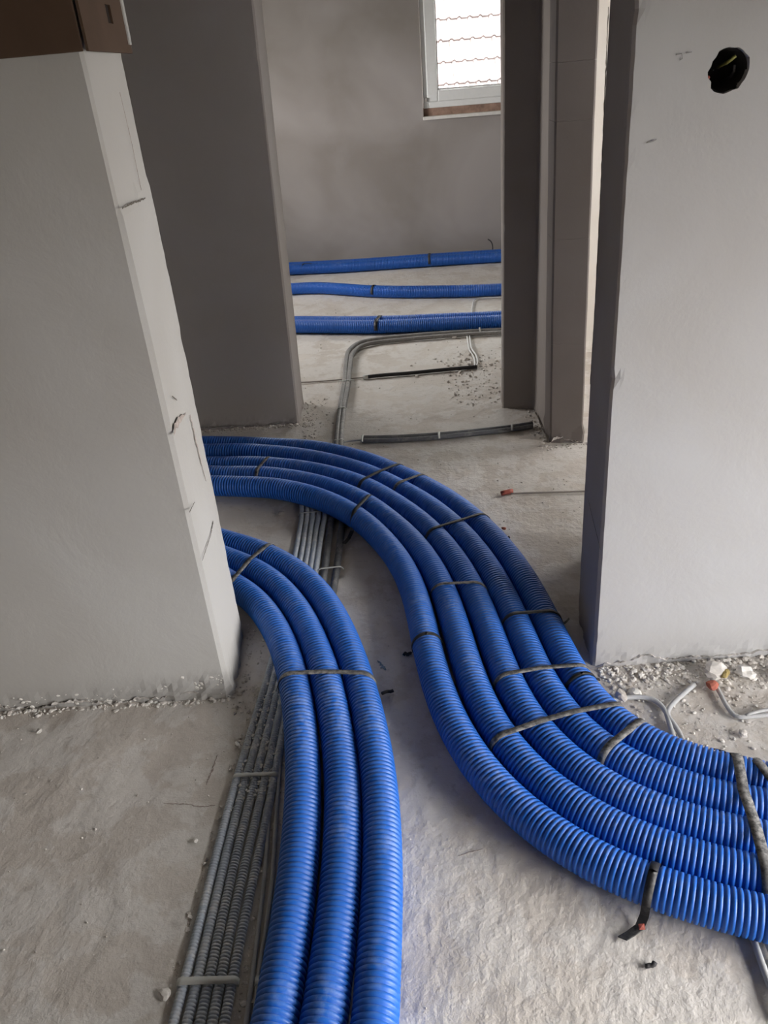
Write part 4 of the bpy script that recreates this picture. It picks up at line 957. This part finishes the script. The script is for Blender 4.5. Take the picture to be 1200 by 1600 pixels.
scatter('rubble', 'crumbs around the end of the dark back wall', 200, lambda r: (-.31 + abs(r.gauss(0, .05)), r.uniform(2.95, 3.4)), lambda r: lg(r, .0015, .007), M['stone'], 6, mats=[M['stone_grey']])
scatter('rubble', 'crumbs at the foot of the block pier', 300, lambda r: ((r.uniform(.60, .86), 2.700 - abs(r.gauss(0, .022))) if r.random() < .55 else (.645 - abs(r.gauss(0, .02)), r.uniform(2.70, 3.08))), lambda r: lg(r, .0015, .008), M['stone'], 7, mats=[M['stone_grey']])
scatter('rubble', 'crumbs left of the partition stub in the opening', 170, lambda r: (r.uniform(.34, .56), 3.15 + abs(r.gauss(0, .25))), lambda r: lg(r, .0015, .008), M['stone_grey'], 8, mats=[M['stone']])
scatter('rubble', 'broken crumbs beside the end of the black conduit', 260, lambda r: (.46 + r.gauss(0, .09), 3.66 + r.gauss(0, .10)), lambda r: lg(r, .002, .012), M['stone_grey'], 9, mats=[M['stone']])
scatter('rubble', 'small crumbs scattered over the corridor floor', 320, lambda r: (r.uniform(-.25, .65), r.uniform(2.0, 3.1)), lambda r: lg(r, .0009, .0045), M['stone_grey'], 10, mats=[M['stone']])
scatter('rubble', 'small crumbs scattered over the left foreground floor', 300, lambda r: (r.uniform(-.95, -.36), r.uniform(.55, 1.44)), lambda r: lg(r, .0008, .0035), M['stone'], 12, mats=[M['stone_grey']])
scatter('rubble', 'small crumbs scattered over the middle foreground floor', 120, lambda r: (r.uniform(-.02, .12), r.uniform(.62, 1.9)), lambda r: lg(r, .0006, .0025), M['stone'], 13, mats=[M['stone_grey']])
scatter('rubble', 'small crumbs scattered over the far room floor', 260, lambda r: (r.uniform(-.45, .9), r.uniform(3.4, 5.8)), lambda r: lg(r, .0012, .006), M['stone_grey'], 14, mats=[M['stone']])
# crumbs and mortar lumps between the conduits
Lc, Rc = np.array(CONDUIT[0]), np.array(CONDUIT[4])
def w_groove(r):
    y = r.uniform(.7, 1.5)
    i = int(np.argmin(abs(Lc[:, 1] - y))); j = int(np.argmin(abs(Rc[:, 1] - y)))
    return (Lc[i][0] - .012 - abs(r.gauss(0, .006)), y) if r.random() < .45 else (Rc[j][0] + .014 + abs(r.gauss(0, .012)), y)
scatter('rubble', 'mortar crumbs along both sides of the five conduits', 520, w_groove, lambda r: lg(r, .001, .0055), M['stone'], 15, mats=[M['stone_grey']])
def w_on(r):
    y = r.choice([r.gauss(1.19, .035), r.gauss(1.29, .04), r.gauss(1.42, .04)])
    i = int(np.argmin(abs(Lc[:, 1] - y))); j = int(np.argmin(abs(Rc[:, 1] - y))); u = r.uniform(.05, .95)
    return Lc[i][0] * (1 - u) + Rc[j][0] * u, y
def scatter_on():
    rnd = random.Random(21); b = MB()
    for _ in range(520):
        x, y = w_on(rnd); s = lg(rnd, .0012, .005); V, Fc = chunk(rnd, s, .5)
        b.add([(v.x + x, v.y + y, v.z + .0035) for v in V], Fc)
    tag(b.build('mortar_splash', M['stone_white']), 'pale mortar stuck on top of the five grey conduits', 'mortar', None, 'stuff')
scatter_on()

rnd = random.Random(77); b = MB()
for _ in range(420):
    x = -.42 - abs(rnd.gauss(0, .13)) if rnd.random() < .6 else rnd.uniform(-1.2, -.42)
    z = abs(rnd.gauss(0, .018 if x < -.58 else .026)); s = lg(rnd, .0022, .008)
    V, Fc = chunk(rnd, s, .8)
    b.add([(v.x + x, 1.468 - (x + .412) * .026 - .001 + v.y * .35, v.z + z - .004) for v in V], Fc)
tag(b.build('plaster_daub', M['stone_white']), 'rough white plaster daubs stuck along the foot of the near left wall', 'plaster', None, 'stuff')

def lump(name, p, s, mat, label, cat, seed, flat=.6, group=None, z=-.002):
    rnd = random.Random(seed); V, Fc = chunk(rnd, s, flat, 2)
    o = mesh(name, V, Fc, None, mat); o.location = (p[0], p[1], z); tag(o, label, cat, group); return o
lump('plaster_lump', PTS['stone'], .017, M['stone_white'], 'white plaster lump lying in front of the right wall foot', 'rubble', 3, .5)
lump('brick_chip', PTS['brick'], .0125, M['brick'], 'red brick chip in the rubble at the right wall', 'brick chip', 5, .7, z=.006)
lump('foam_crumb', PTS['yellow'], .012, M['ochre'], 'yellowish crumb in the rubble beside the red brick chip', 'crumb', 6, z=.012)
lump('plaster_lump', (.80, 1.372), .022, M['stone_white'], 'big pale plaster lump against the right wall near the photo edge', 'rubble', 17, .6)
lump('plaster_lump', (.885, 1.355), .020, M['stone'], 'pale plaster lump at the right photo edge', 'rubble', 19, .6)
lump('plaster_lump', (.735, 1.385), .020, M['stone'], 'plaster lump leaning on the right wall behind the yellow crumb', 'rubble', 23, .8)
lump('plaster_lump', (.50, 1.335), .016, M['stone_grey'], 'grey plaster lump next to the outer duct at the right wall corner', 'rubble', 29, .8)
lump('plaster_lump', (.72, 1.20), .014, M['stone'], 'plaster lump just above the duct run at the right', 'rubble', 31)
lump('brick_chip', PTS['r3'], .008, M['brick'], 'small red chip on the floor right of the bend', 'brick chip', 41)
lump('stone', PTS['r1'], .007, M['dark'], 'dark crumb touching the outer duct of the bend', 'stone', 42)
lump('stone', PTS['chipA'], .014, M['stone_grey'], 'grey stone on the floor between the two duct runs', 'stone', 43, .4)
lump('stone', PTS['l1'], .006, M['stone_white'], 'small white stone on the floor left of the conduits', 'stone', 44)
lump('stone', PTS['l2'], .009, M['stone_white'], 'white stone at the left, below the left wall foot', 'stone', 45)
lump('stone', PTS['l3'], .006, M['stone_white'], 'white stone beside the upper end of the visible conduits', 'stone', 46)
lump('stone', PTS['l4'], .012, M['stone'], 'flat stone left of the wide band at the lower edge', 'stone', 47, .4)
lump('stone', PTS['chipB'], .011, M['stone_grey'], 'flat grey stone in front of the black conduit', 'stone', 48, .4)
lump('stone', PTS['chipC'], .018, M['stone_grey'], 'grey stone between the pipe pair and the white cable loop', 'stone', 49, .5)
def scrap(p, s, label, seed, mat='dark'):
    rnd = random.Random(seed); pts = [(p[0] - s, p[1] - s * .2, .003)]
    for k in range(4): pts.append((p[0] - s + (k + 1) * s * .5, p[1] + rnd.uniform(-.3, .3) * s, rnd.uniform(.002, .007)))
    tag(tube('plastic_scrap', pts, .0042, M[mat], segs=6, step=.004), label, 'scrap')
scrap(PTS['blackA'], .014, 'black plastic scrap on the floor right of the three foreground ducts', 1)
scrap(PTS['blackB'], .010, 'black plastic scrap touching the near duct of the five-duct run', 2)
scrap(PTS['twig'], .016, 'thin brown splinter on the floor behind the top of the bend', 3, 'card')
scrap((.365, .735), .008, 'dark splinter on the floor below the lowest duct', 4)
